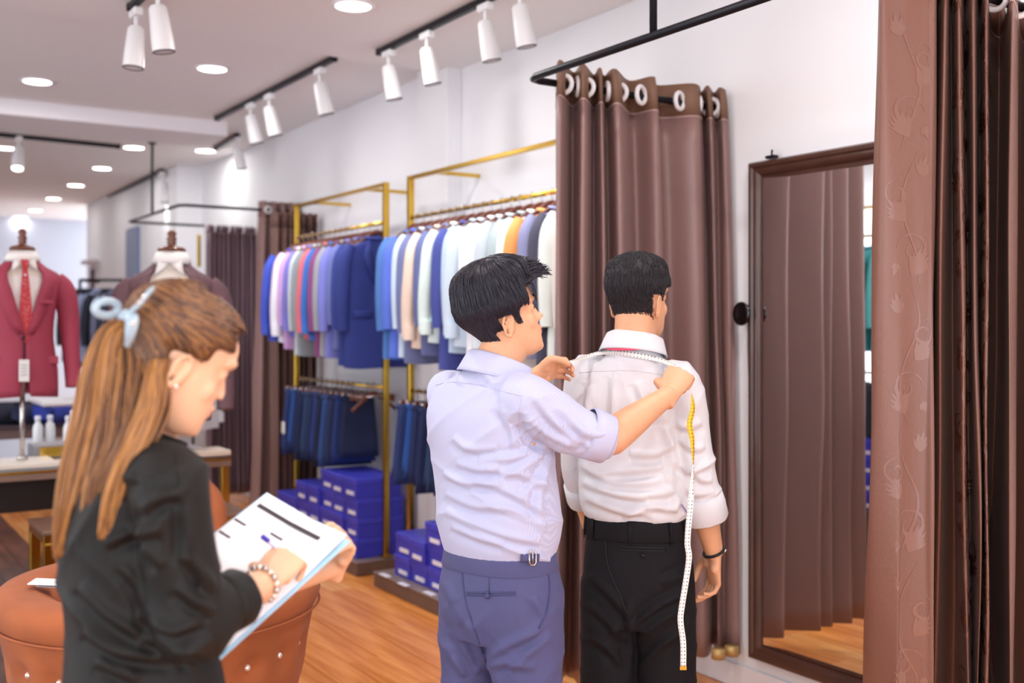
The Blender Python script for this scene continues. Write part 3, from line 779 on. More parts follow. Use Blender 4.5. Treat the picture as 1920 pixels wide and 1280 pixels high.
# ------------------------------------------------------------------ MANNEQUINS, TABLES (left of the picture)
M_cream = mat('cream_linen', '#EFE6DC', .8, bump=.1, bscale=300)
M_fin = mat('turned_wood', '#6E3A22', .3, coat=.4)
TZ = .80
def torso_ring(c, f, s_, w_, d, n=40, p=.85, bust=0):
    out = []
    for k in range(n):
        a = 2*PI*k/n; c_, sn = math.cos(a), math.sin(a)
        out.append(c+s_*w_*math.copysign(abs(c_)**p, c_)+f*d*math.copysign(abs(sn)**p, sn)*(1+bust*(sn > 0)))
    return out
def mannequin(base, face, zs, col, colname, tie, where, sc=1.0, tagged=False):
    f = face.normalized(); s_ = V(f.y, -f.x, 0)          # s_: to the mannequin's right hand as seen... (side)
    def q(a, b, z): return V(base.x, base.y, zs+z*sc)+s_*a*sc+f*b*sc
    t = thing('dress_form', 'headless dress form %s, turned wooden neck cap' % where, 'mannequin', (base.x, base.y, base.z))
    mb = MB(); rings = []
    for z, w_, d in ((-.62, .15, .11), (-.3, .135, .10), (-.1, .16, .11), (0, .155, .09), (.05, .09, .075), (.09, .062, .062), (.13, .058, .058)):
        rings.append(torso_ring(q(0, 0, z), f, s_, w_*sc, d*sc))
    mb.loft(rings).build('torso', M_cream, t)
    c = q(0, 0, .125); fs = .80 if sc < 1 else .68
    MB().lathe([(r_*sc, z_*fs*sc) for r_, z_ in ((.066, 0), (.070, .012), (.060, .028), (.035, .036), (.018, .045), (.024, .060), (.020, .075), (.026, .090), (.018, .110), (.024, .130), (.016, .150), (.004, .158))], c).build('neck_cap', M_fin, t)
    MB().tube([V(base.x, base.y, base.z+.01), V(base.x, base.y, zs-.6*sc)], .013, n=16).build('pole', M_steel, t)
    MB().box(V(base.x, base.y, base.z+.009), (.30, .26, .018), bev=.004).build('base_plate', mat('cream_marble', '#EDE4D8', .3), t, smooth=False)
    MB().lathe([(.03, 0), (.026, .02), (.014, .03)], V(base.x, base.y, base.z+.018)).build('pole_collar', M_steel, t)
    # shirt
    sh = thing('dress_shirt', 'white dress shirt worn by the dress form %s' % where, 'shirt', (base.x, base.y, zs))
    rings = [torso_ring(q(0, .004, z), f, s_, w_*sc, d*sc) for z, w_, d in ((-.5, .150, .115), (-.25, .148, .118), (-.08, .160, .112), (-.02, .140, .088), (.02, .095, .074), (.05, .078, .070), (.085, .070, .068))]
    MB().loft(rings, cap=False).build('shirt_front', mat('white_cotton', '#F4F0EE', .7, bump=.05, bscale=150), sh, solid=.003)
    mbc = MB()
    ringc = []
    for z, w_, d in ((.06, .082, .082), (.115, .072, .070), (.120, .074, .072), (.065, .096, .096)):
        ringc.append(torso_ring(q(0, .0, z), f, s_, w_*sc, d*sc))
    mbc.loft(ringc, cap=False)
    for sg in (-1, 1):
        mbc.add([q(sg*.004, .088, .07), q(sg*.055, .085, .075), q(sg*.070, .105, .00), q(sg*.015, .110, .045)], [(0, 1, 2, 3)])
    mbc.build('collar', mat('white_cotton'), sh, solid=.003)
    for k in range(4):
        c = q(0, .128, -.02-.09*k); MB().ell(c, (.006, .006, .006)).build('button', M_lab, sh)
    # jacket
    jk = thing('suit_jacket', '%s suit jacket on the dress form %s' % (colname, where), 'jacket', (base.x, base.y, zs))
    M_j = mat('suit_'+colname.split()[0], col, .72, bump=.15, bscale=260, var=.05, vscale=6)
    prof = [(-.70, .185, .145), (-.55, .182, .148), (-.38, .160, .138), (-.22, .170, .140), (-.10, .190, .140), (-.04, .205, .125), (-.005, .185, .105), (.025, .13, .092), (.055, .092, .084)]
    rows_ = []
    for z, w_, d in catmull(prof, 3):
        ring = []
        # opening: gap in front closing at the button (z=-.36)
        if z > -.36: g = .005+.50*((z+.36)/.40)*1.0; g = min(g, .44+.9*max(0, z+.06)*2)
        else: g = .004+.35*max(0, (-.50-z))*1.3
        n = 44
        for k in range(n+1):
            a = PI/2+g+(2*PI-2*g)*k/n
            c_, sn = math.cos(a), math.sin(a)
            ring.append(q(w_*math.copysign(abs(c_)**.85, c_), d*math.copysign(abs(sn)**.85, sn), z+(-.015*abs(math.cos(a)) if z < -.68 else 0)))
        rows_.append(ring)
    MB().sheet(rows_).build('jacket_body', M_j, jk, solid=.008)
    for sg in (-1, 1):
        pts = [q(sg*.175, 0, -.035), q(sg*.222, 0, -.10), q(sg*.245, .0, -.24), q(sg*.255, .02, -.42), q(sg*.262, .05, -.60), q(sg*.262, .06, -.66)]
        MB().tube(pts, [(.05*sc, .05*sc), (.062*sc, .062*sc), (.060*sc, .060*sc), (.052*sc, .05*sc), (.044*sc, .044*sc), (.042*sc, .042*sc)], n=18, sub=4, side=f).build('sleeve', M_j, jk)
        lp = MB()
        def wd(z): 
            g = .005+.50*((z+.36)/.40); return g
        inner = []; outer = []
        for k in range(9):
            z = -.355+.40*k/8; g = min(wd(z), .44+.9*max(0, z+.06)*2)
            # position on body edge
            import bisect
            zz = [p_[0] for p_ in prof]
            i = max(0, min(len(prof)-2, bisect.bisect(zz, z)-1)); fr = (z-prof[i][0])/(prof[i+1][0]-prof[i][0])
            w_ = prof[i][1]*(1-fr)+prof[i+1][1]*fr; d = prof[i][2]*(1-fr)+prof[i+1][2]*fr
            wl = .05*math.sin(PI*min(1, .12+k/8*.75))*1.7
            for lst, gg in ((inner, g), (outer, g+wl/.16)):
                a = PI/2-gg*1.0
                c_, sn = math.cos(a), math.sin(a)
                lst.append(q(sg*w_*abs(c_)**.85, (d+.012)*math.copysign(abs(sn)**.85, sn), z))
        lp.sheet([inner, outer]).build('lapel', M_j, jk, solid=.004)
        MB().box(q(sg*.115, .112, -.50), (.12*sc, .012, .045*sc), Matrix((s_, f, V(0, 0, 1))).transposed(), bev=.003).build('pocket_flap', M_j, jk, smooth=False)
    MB().ell(q(.012, .152, -.37), (.011, .011, .011)).build('button', mat('dark_button', '#3A1F22', .3), jk)
    wl = MB().box(q(-.10, .142, -.17), (.085*sc, .008, .018*sc), Matrix((s_, f, V(0, 0, 1))).transposed(), bev=.002).build('welt_pocket', M_j, jk, smooth=False)
    if tagged:
        MB().tube([q(.012, .16, -.37), q(.012, .172, -.42), q(.012, .168, -.50)], .0035, n=6).build('tag_cord', mat('black_cord', '#161418', .6), jk)
        MB().box(q(.012, .170, -.555), (.05, .004, .115), Matrix((s_, f, V(0, 0, 1))).transposed(), bev=.001).build('swing_tag', mat('white_card'), jk, smooth=False)
        for k in range(4):
            MB().box(q(.012, .1735, -.525-.018*k), (.03, .001, .003), Matrix((s_, f, V(0, 0, 1))).transposed()).build('printed_line', mat('print_grey', '#77747A', .7), jk, smooth=False)
    if tie:
        tt = thing('necktie', 'red patterned necktie on the dress form in the burgundy suit', 'necktie', (base.x, base.y, zs))
        M_t = mat('red_tie', '#C0303C', .5)
        nt = M_t.node_tree; N = nt.nodes.new; L = nt.links.new
        vo = N('ShaderNodeTexVoronoi'); vo.inputs['Scale'].default_value = 90; tc = N('ShaderNodeTexCoord'); L(tc.outputs['Object'], vo.inputs['Vector'])
        cr = N('ShaderNodeValToRGB'); cr.color_ramp.interpolation = 'CONSTANT'; cr.color_ramp.elements[0].color = rgb('#F3D9D6'); cr.color_ramp.elements[1].color = rgb('#BE2B38'); cr.color_ramp.elements[1].position = .2
        L(vo.outputs['Distance'], cr.inputs[0]); L(cr.outputs[0], nt.nodes['Principled BSDF'].inputs['Base Color'])
        MB().loft([[q(-.022, .112, .068), q(.022, .112, .068), q(.020, .098, .068), q(-.020, .098, .068)], [q(-.014, .125, .022), q(.014, .125, .022), q(.012, .11, .022), q(-.012, .11, .022)]]).build('knot', M_t, tt, smooth=False)
        MB().loft([[q(-w_, .118+o, z), q(w_, .118+o, z), q(w_, .110+o, z), q(-w_, .110+o, z)] for w_, o, z in ((.012, .0, .03), (.024, .018, -.10), (.033, .026, -.22), (.036, .026, -.34), (.004, .026, -.40))]).build('blade', M_t, tt, smooth=False)
# long table
tx0, tx1, ty0, ty1 = -.35, 2.0, 5.98, 7.6
t = thing('display_table', 'long display table with dark glass top and gold edging carrying the dress forms', 'table', ((tx0+tx1)/2, (ty0+ty1)/2, 0))
MB().box(((tx0+tx1)/2, (ty0+ty1)/2, TZ-.045), (tx1-tx0, ty1-ty0, .035), bev=.003).build('table_frame', mat('taupe_wood', '#8A6E60', .4, var=.1, vscale=5), t, smooth=False)
MB().box(((tx0+tx1)/2, (ty0+ty1)/2, TZ-.012), (tx1-tx0-.04, ty1-ty0-.04, .024), bev=.003).build('table_top', mat('grey_glass', '#8C8E96', .06, spec=.9, coat=.5), t, smooth=False)
MB().box(((tx0+tx1)/2, ty0+.005, TZ-.02), (tx1-tx0, .012, .014)).build('edge_strip', M_gold, t, smooth=False)
for x in (tx0+.03, tx1-.03):
    for y in (ty0+.03, ty1-.03):
        MB().box((x, y, (TZ-.06)/2), (.045, .045, TZ-.06), bev=.003).build('leg', M_gold, t, smooth=False)
MB().box((.6, ty0+.5, .64), (1.2, .5, .20), bev=.004).build('drawer_body', mat('dark_cabinet', '#2B211F', .4), t, smooth=False)
lx0, lx1, ly0, ly1, lz = .92, 1.95, 5.50, 5.94, .55
t = thing('low_table', 'low brown table with square gold legs pushed against the long table', 'table', ((lx0+lx1)/2, (ly0+ly1)/2, 0))
MB().box(((lx0+lx1)/2, (ly0+ly1)/2, lz-.01), (lx1-lx0, ly1-ly0, .02), bev=.003).build('table_top', mat('brown_leatherette', '#8B6A58', .35, var=.08), t, smooth=False)
MB().box(((lx0+lx1)/2, (ly0+ly1)/2, lz-.04), (lx1-lx0-.01, ly1-ly0-.01, .04), bev=.002).build('apron', M_gold, t, smooth=False)
for x in (lx0+.03, lx1-.03):
    for y in (ly0+.03, ly1-.03):
        MB().box((x, y, (lz-.06)/2), (.05, .05, lz-.06), bev=.002).build('leg', M_gold, t, smooth=False)
for y in (ly0+.03,):
    MB().box(((lx0+lx1)/2, y, .012), (lx1-lx0, .03, .022)).build('floor_rail', M_gold, t, smooth=False)
m1 = PZ(42, 868, TZ); 
tocam = lambda p: V(-p.x, -p.y, 0).normalized()
mannequin(V(m1.x, m1.y, TZ), Matrix.Rotation(.12, 3, 'Z') @ tocam(m1), P(42, 498, 5.63).z-.03, '#A63F55', 'burgundy red', True, 'in the burgundy suit at the left edge', .94, tagged=True)
m2 = P(322, 560, 6.05)
mannequin(V(m2.x, m2.y, TZ), Matrix.Rotation(-.1, 3, 'Z') @ tocam(m2), P(322, 512, 6.05).z-.02, '#71535A', 'brown tweed', False, 'in the brown suit behind the woman', 1.14)
# slatted trays, box, bottles on the long table
for k in range(3):
    p = PZ(70, 884-k*7, TZ+.004)
    tag(MB().box((m1.x+.05, ty0+.035+k*.034, TZ+.012), (.62, .028, .024), bev=.003).build('tray_bar', mat('cream_marble'), loc=(m1.x+.05, ty0+.035+k*.034, TZ), smooth=False), 'cream bar along the table front, %s from the edge' % ['first', 'second', 'third'][k], 'bar', 'cream bars at the table front')
bx = PZ(108, 858, TZ)
t = thing('gift_box', 'flat grey box with a shiny gold front on the long table', 'box', (bx.x, bx.y, TZ))
MB().box((bx.x+.05, bx.y+.12, TZ+.035), (.34, .22, .07), bev=.003).build('box_body', mat('grey_card', '#8E8B90', .4), t, smooth=False)
MB().box((bx.x+.06, bx.y+.008, TZ+.035), (.30, .004, .055)).build('gold_front', M_gold, t, smooth=False)
M_bot = mat('frosted_bottle', '#F4F6F8', .25)
for i, (u, v) in enumerate(((71, 828), (94, 826), (128, 828), (141, 826), (137, 815))):
    p = PZ(u, v+6, TZ)
    t = thing('bottle', 'small clear white-labelled bottle on the long table, %s from the left' % ['first', 'second', 'third', 'fourth', 'fifth'][i], 'bottle', p, group='bottles on the long table')
    MB().lathe([(.028, 0), (.030, .004), (.030, .10), (.024, .125), (.014, .14), (.014, .15)], p, n=20).build('bottle_body', M_bot, t)
    MB().lathe([(.018, .148), (.018, .175), (.015, .180)], p, n=16).build('cap', M_lab, t)
p = PZ(112, 868, TZ)
p.z = TZ+.006; tag(MB().torus((p.x-.03, p.y, TZ+.006), .018, .006, (0, 0, 1)).tube([p+V(-.013, 0, 0), p+V(.05, .01, .01), p+V(.07, 0, 0)], .006, n=8, sub=4).build('cufflink_set', M_steel, loc=(p.x, p.y, TZ)), 'small shiny cufflinks lying by the gold-fronted box', 'cufflinks')
# tray on the right end of the long table
p = PZ(392, 858, TZ)
tag(MB().box((p.x, p.y+.12, TZ+.02), (.26, .22, .03), bev=.004).build('fabric_sample_book', mat('beige_card', '#D8C6B4', .6), loc=(p.x, p.y+.12, TZ), smooth=False), 'beige sample book on the right end of the long table', 'book')
# neat shirts standing behind: white and blue shirt display at (370,810)
for i, (u, c, cn) in enumerate(((372, '#EDEDF6', 'white'), (352, '#7C8CC8', 'blue'))):
    p = P(u, 690, 8.6+.1*i)
    t = place(PROTO['shirt'], (p.x, p.y, 1.42), .5, '%s shirt hanging beyond the woman, left of the mauve curtain' % cn, 'shirt', None, c)
zr = 1.45
p = P(362, 640, 8.65)
t = thing('valet_stand', 'slim dark valet stand carrying shirts beside the mauve curtain', 'stand', (p.x, p.y, 0))
MB().tube([V(p.x, p.y, 0), V(p.x, p.y, 1.43)], .012).build('pole', M_black, t)
MB().tube([V(p.x-.15, p.y, 1.43), V(p.x+.15, p.y-.05, 1.43)], .01).build('bar', M_black, t)
MB().lathe([(.15, 0), (.15, .015), (.02, .03)], (p.x, p.y, 0)).build('base', M_black, t)

# far area: black rail with dark jackets, white counter, wall unit
def far_rail(u0, u1, tt, ztop, label):
    a = P(u0, 600, tt); b = P(u1, 600, tt); 
    t = thing('garment_rail', label, 'clothes rail', ((a.x+b.x)/2, (a.y+b.y)/2, 0))
    for q in (a, b): MB().tube([V(q.x, q.y, 0), V(q.x, q.y, ztop)], .016, n=10).build('post', M_black, t)
    MB().tube([V(a.x, a.y, ztop), V(b.x, b.y, ztop)], .016, n=10).build('top_bar', M_black, t)
    back = SV(0, .5)
    for q in (a, b): MB().tube([V(q.x, q.y, ztop), V(q.x, q.y, ztop)+back], .014, n=10).build('side_bar', M_black, t)
    return a, b
a, b = far_rail(150, 262, 11.0, 1.54+85/FPX*11, 'black rail of dark jackets far behind the burgundy dress form')
cols = [('#23242E', 'black'), ('#2C3346', 'dark slate'), ('#8E98B8', 'blue grey'), ('#1F2130', 'jet black'), ('#6C7088', 'grey'), ('#3A3E55', 'dark indigo'), ('#A8AFC8', 'silver grey')]
for i, (c, cn) in enumerate(cols):
    q = a+(b-a)*(i+.5)/len(cols)
    place(PROTO['coat' if i % 2 else 'jacket'], (q.x, q.y, 1.54+85/FPX*11-.04), -.5+.1*i, '%s jacket on the black rail far behind the dress forms' % cn, 'jacket', 'jackets on the far black rail', c)
def stock(u0, u1, v0, v1, tt, col, label, n=3):
    a = P(u0, v1, tt); b = P(u1, v0, tt); 
    for i in range(n):
        z = a.z+(b.z-a.z)*i/n; h = (b.z-a.z)/n
        ctr = V((a.x+b.x)/2, (a.y+b.y)/2, z+h/2)
        tag(MB().box(ctr, ((b-a).length*.85-.03*i, .45, h*.96), Matrix.Rotation(-YAW+.1*i, 3, 'Z'), bev=h*.4).build('folded_garment', M_cloth, loc=ctr, smooth=True, color=col[i % len(col)]), label % ['lowest', 'middle', 'topmost'][i], 'folded clothes', 'pile of folded clothes')
cz = P(60, 790, 9.5).z
p = P(60, 790, 9.5)
t = thing('display_counter', 'grey brown counter far behind the long table at left', 'counter', (p.x, p.y, 0))
MB().box((p.x, p.y, cz/2), (2.2, .7, cz-.03), Matrix.Rotation(-.1, 3, 'Z'), bev=.01).build('counter_body', mat('taupe_counter', '#6E5A58', .5), t, smooth=False)
MB().box((p.x, p.y, cz-.01), (2.3, .78, .03), Matrix.Rotation(-.1, 3, 'Z'), bev=.005).build('counter_top', mat('dark_top', '#4A4048', .3), t, smooth=False)
for i, (u, c, cn) in enumerate(((30, '#1E2236', 'black'), (62, '#252C4C', 'navy'), (100, '#2A3EA0', 'royal blue'))):
    q = P(u, 778, 9.3); q.z = cz+.005+.09
    tag(MB().box(q, (.42, .36, .18), Matrix.Rotation(.3*i, 3, 'Z'), bev=.05).build('folded_garment', M_cloth, loc=q, color=c), '%s folded clothes on the counter far behind the bottles' % cn, 'folded clothes', 'folded clothes on the far counter')
p = P(135, 752, 8.4)
t = thing('side_table', 'white round-edged table top beyond the bottles', 'table', (p.x, p.y, 0))
MB().box((p.x+.05, p.y, p.z), (.62, .5, .035), bev=.01).build('table_top', M_whitem, t, smooth=False)
MB().tube([V(p.x+.05, p.y, 0), V(p.x+.05, p.y, p.z-.02)], .03).build('pedestal', M_steel, t)
MB().lathe([(.2, 0), (.2, .012), (.03, .03)], (p.x+.05, p.y, 0)).build('foot', M_steel, t)
# wall unit beyond the far cubicle
p = P(282, 470, 12.2)
t = thing('wall_cabinet', 'grey blue cabinet on the wall beyond the brown dress form', 'cabinet', (p.x, p.y, p.z-.3))
MB().box((p.x, p.y, p.z-.12), (.42, .5, .75), bev=.01).build('cabinet_body', mat('grey_blue_laminate', '#7C86A6', .5), t, smooth=False)
MB().box((p.x-.215, p.y, p.z-.12), (.012, .46, .70), bev=.004).build('door', mat('grey_blue_door', '#8A94B2', .45), t, smooth=False)
p = P(228, 492, 14.0)
t = thing('wall_awning', 'pale ledge over dark hanging clothes at the end of the shop', 'shelf', (p.x, p.y, p.z))
MB().box((p.x+.1, p.y, p.z), (1.1, .6, .06), bev=.01).build('ledge_board', mat('pale_ledge', '#D9D6DE', .6), t, smooth=False)
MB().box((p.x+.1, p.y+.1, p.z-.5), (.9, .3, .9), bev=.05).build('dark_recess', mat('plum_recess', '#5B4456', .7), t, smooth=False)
# gold fitting at (375,470)
p = P(373, 470, 9.9)
tag(MB().box(p, (.03, .03, .30), bev=.004).build('wall_bracket', M_gold, loc=p, smooth=False), 'short gold wall bracket left of the mauve curtain', 'bracket')

# ------------------------------------------------------------------ TUB CHAIRS
M_tan = mat('tan_suede', '#A2582F', .8, sheen=.05, var=.12, vscale=7, bump=.08, bscale=160)
M_tanseat = mat('tan_suede_seat', '#B56C47', .8, sheen=.05, var=.1, vscale=7, bump=.08, bscale=160)
M_cry = mat('crystal_button', '#F6E6DA', .1, metal=.7)
def tub(center, R0, ztop, label, backdir, backh=.0, flare=.30, sc=(1, 1)):
    t = thing('tub_chair', label, 'armchair', (center.x, center.y, 0))
    n = 96; bt = []
    kk = min(1, R0/.47)
    def rad(z): k = z/ztop; return R0*(1-flare*(1-k)**1.35)
    btn = []
    for row_i, z in enumerate((ztop*.30, ztop*.52, ztop*.74)):
        m_ = 20
        for k in range(m_): btn.append((2*PI*(k+.5*(row_i % 2))/m_, z))
    def rim(a):
        d = math.cos(a-backdir); return backh*max(0, d)**.7 if d > 0 else 0
    def dent(a, z):
        s_ = 0
        for ba, bz in btn:
            da = (a-ba+PI) % (2*PI)-PI
            dd = (da*R0)**2+(z-bz)**2
            if dd < .02: s_ += .028*math.exp(-dd/.0009)+.008*math.exp(-dd/.004)
        return s_
    rings = []
    zs = [.07+(ztop-.10-.07)*i/26 for i in range(27)]
    for z in zs:
        rings.append([V(center.x+(rad(z)-dent(2*PI*k/n, z))*math.cos(2*PI*k/n)*sc[0], center.y+(rad(z)-dent(2*PI*k/n, z))*math.sin(2*PI*k/n)*sc[1], z+rim(2*PI*k/n)*(z/ztop)**2) for k in range(n)])
    for dr, dz in ((.004, -.075), (.012, -.05), (.008, -.022), (-.012, -.004), (-.05*kk, .004), (-.11*kk, 0), (-.15*kk, -.02), (-.17*kk, -.07), (-.175*kk, -.22)):
        rings.append([V(center.x+(R0+dr)*math.cos(2*PI*k/n)*sc[0], center.y+(R0+dr)*math.sin(2*PI*k/n)*sc[1], ztop+dz+rim(2*PI*k/n)) for k in range(n)])
    MB().loft(rings, cap=False).build('upholstered_shell', M_tan, t)
    MB().lathe([(R0-.17*kk, ztop-.24), (R0-.175*kk, ztop-.16), (R0-.19*kk, ztop-.135), (R0-.26*kk, ztop-.12), (.001, ztop-.115)], (center.x, center.y, 0), n=64, cap=False).build('seat_cushion', M_tanseat, t)
    MB().torus((center.x, center.y, 0), 1, .004) if False else None
    pts = [V(center.x+(R0+.009)*math.cos(2*PI*k/64)*sc[0], center.y+(R0+.009)*math.sin(2*PI*k/64)*sc[1], ztop-.085+rim(2*PI*k/64)*.9) for k in range(65)]
    MB().tube(pts, .004, n=6).build('piping', M_tan, t)
    for ba, bz in btn:
        if math.cos(ba-math.atan2(-center.y, -center.x)) > -.35:
            r_ = rad(bz)-.026
            MB().ell((center.x+r_*math.cos(ba)*sc[0], center.y+r_*math.sin(ba)*sc[1], bz+rim(ba)*(bz/ztop)**2), (.011, .011, .011), n=10, m=6).build('button', M_cry, t)
    for k in range(4):
        a = PI/4+k*PI/2
        MB().tube([V(center.x+.22*math.cos(a), center.y+.22*math.sin(a), .08), V(center.x+.23*math.cos(a), center.y+.23*math.sin(a), 0)], [.02, .014], n=12).build('leg', M_gold, t)
cc = P(304, 1120, 3.3)
tub(V(cc.x, cc.y, 0), .47, .765, 'large tan suede button-tufted tub chair beside the woman', 0)
cc2 = P(296, 900, 4.5)
tub(V(cc2.x, cc2.y, 0), .27, .66, 'smaller tan suede tub chair, its back showing behind the clipboard', math.atan2(CS, SN), .24, .2)
p = P(98, 1092, 3.15); p.z = .775
t = thing('leaflet', 'folded white paper lying on the arm of the large tan chair', 'paper', p)
R = Matrix.Rotation(-.5, 3, 'Z')
MB().box(p+V(.02, 0, .004), (.16, .07, .003), R @ Matrix.Rotation(.06, 3, 'Y')).build('upper_sheet', mat('white_card'), t, smooth=False)
MB().box(p+V(.035, -.01, -.003), (.15, .065, .003), Matrix.Rotation(-.75, 3, 'Z')).build('lower_sheet', mat('grey_sheet', '#9DA2AC', .6), t, smooth=False)

# ------------------------------------------------------------------ what the mirror shows: a rack on the other side of the shop
MX, MYa, MYb = .12, 4.35, 5.35
t = thing('garment_rack', 'gold rack seen only in the mirror, with teal and grey garments', 'clothes rack', (MX, (MYa+MYb)/2, 0))
for y in (MYa, MYb):
    MB().box((MX, y, 1.2), (.035, .035, 2.4), bev=.003).build('post', M_gold, t, smooth=False)
MB().box((MX, (MYa+MYb)/2, 2.39), (.03, MYb-MYa, .024), bev=.003).build('top_rail', M_gold, t, smooth=False)
MB().tube([V(MX, MYa, RAIL), V(MX, MYb, RAIL)], .0125, n=14).build('hanging_rail', M_gold, t)
MB().tube([V(MX, MYa, LOW+.05), V(MX, MYb, LOW+.05)], .0115, n=14).build('hanging_rail', M_gold, t)
CLM = [('plum grey', '#6E6470', 'jacket'), ('graphite', '#57535E', 'jacket'), ('dark teal', '#2F8F96', 'jacket'), ('teal', '#57B4BC', 'jacket'), ('bright teal', '#62C2C6', 'coat'), ('peach', '#E8B48C', 'shirt'), ('pale green', '#CFE6DA', 'jacket')]
for i, (cn, cc_, kind) in enumerate(CLM):
    y = MYb-.08-i*.13
    place(PROTO[kind], (MX, y, RAIL-.028), PI+random.uniform(-.1, .1), '%s %s hanging on the rack seen in the mirror' % (cn, 'shirt' if kind == 'shirt' else 'jacket'), 'garment', 'garments reflected in the mirror', cc_)
for i in range(7):
    place(TP, (MX, MYb-.08-i*.12, LOW+.05), random.uniform(-.1, .1), 'dark trousers on the mirrored rack, %s from its far end' % ordn[i], 'trousers', 'trousers reflected in the mirror', ['#22242E', '#4E4A46', '#1F222C', '#3A4258', '#22242E', '#2B3050', '#1E2236'][i])
t = thing('display_plinth', 'low brown plinth under the rack reflected in the mirror', 'plinth', (MX, 4.85, 0))
MB().box((MX, (MYa+MYb)/2, .12), (.42, 1.0, .24), bev=.003).build('plinth_body', M_plat, t, smooth=False)
for c in range(5):
    for k in range(4):
        place(BP, (MX, MYa+.1+.2*c, .242+.1245*k), PI, 'blue shoe box in the mirrored display, %s row, %s stack' % (lev[k], ordn[c]), 'shoe box', 'blue shoe boxes reflected in the mirror')

# ================================================================== PEOPLE
from mathutils.bvhtree import BVHTree
HS = [(-.120, .052, .022, .016), (-.112, .072, .002, .030), (-.098, .082, -.022, .043), (-.078, .084, -.040, .053), (-.055, .084, -.060, .060),
      (-.028, .083, -.078, .066), (0.004, .079, -.092, .0705), (.026, .088, -.098, .0735), (.050, .089, -.099, .0745), (.074, .079, -.092, .070),
      (.094, .062, -.076, .059), (.108, .038, -.052, .042), (.116, .012, -.028, .022), (.118, -.004, -.012, .006)]
HSC = catmull(HS, 4)
def head_pt(a, z, off=0.0):
    """point of the head surface at angle a (0 = face) and height z, pushed out by off"""
    z = max(-.120, min(.118, z))
    for i in range(len(HSC)-1):
        if HSC[i][0] <= z <= HSC[i+1][0]+1e-9: break
    q0, q1 = HSC[i], HSC[i+1]; f = (z-q0[0])/max(1e-6, q1[0]-q0[0])
    fx, bx, w_ = [q0[k]*(1-f)+q1[k]*f for k in (1, 2, 3)]
    c = (fx+bx)/2; hl = (fx-bx)/2
    ca, sa = math.cos(a), math.sin(a)
    x = c+hl*math.copysign(abs(ca)**.92, ca); y = w_*math.copysign(abs(sa)**.88, sa)
    p = V(x, y, z)
    if off == 0: return p
    e = 1e-3; za = min(z, .1165)
    n = (_hp(a+.02, za)-_hp(a-.02, za)).cross(_hp(a, za+e)-_hp(a, za-e))
    if n.length < 1e-12: n = V(0, 0, 1)
    n.normalize()
    if n.dot(V(x-(-.005), y, z-.0)) < 0: n = -n
    if z > .10:
        k = (z-.10)/.018; n = (n*(1-k)+V(0, 0, 1)*k).normalized()
    return p+n*off
def _hp(a, z): return head_pt(a, z, 0)
def head_frame(psi, phi, roll=0):
    f = SV(math.sin(psi)*math.cos(phi), math.cos(psi)*math.cos(phi), math.sin(phi)); l = SV(-math.cos(psi), math.sin(psi)); u = f.cross(l)
    R = Matrix((f, l, u)).transposed()
    return R @ Matrix.Rotation(roll, 3, 'X')
class Head:
    def __init__(s, C, psi, phi, sc=1.0, roll=0):
        s.C = C; s.R = head_frame(psi, phi, roll); s.sc = sc
    def __call__(s, p): return s.C+s.R @ (Vector(p)*s.sc)
    def pt(s, a, z, off=0): return s(head_pt(a, z, off))
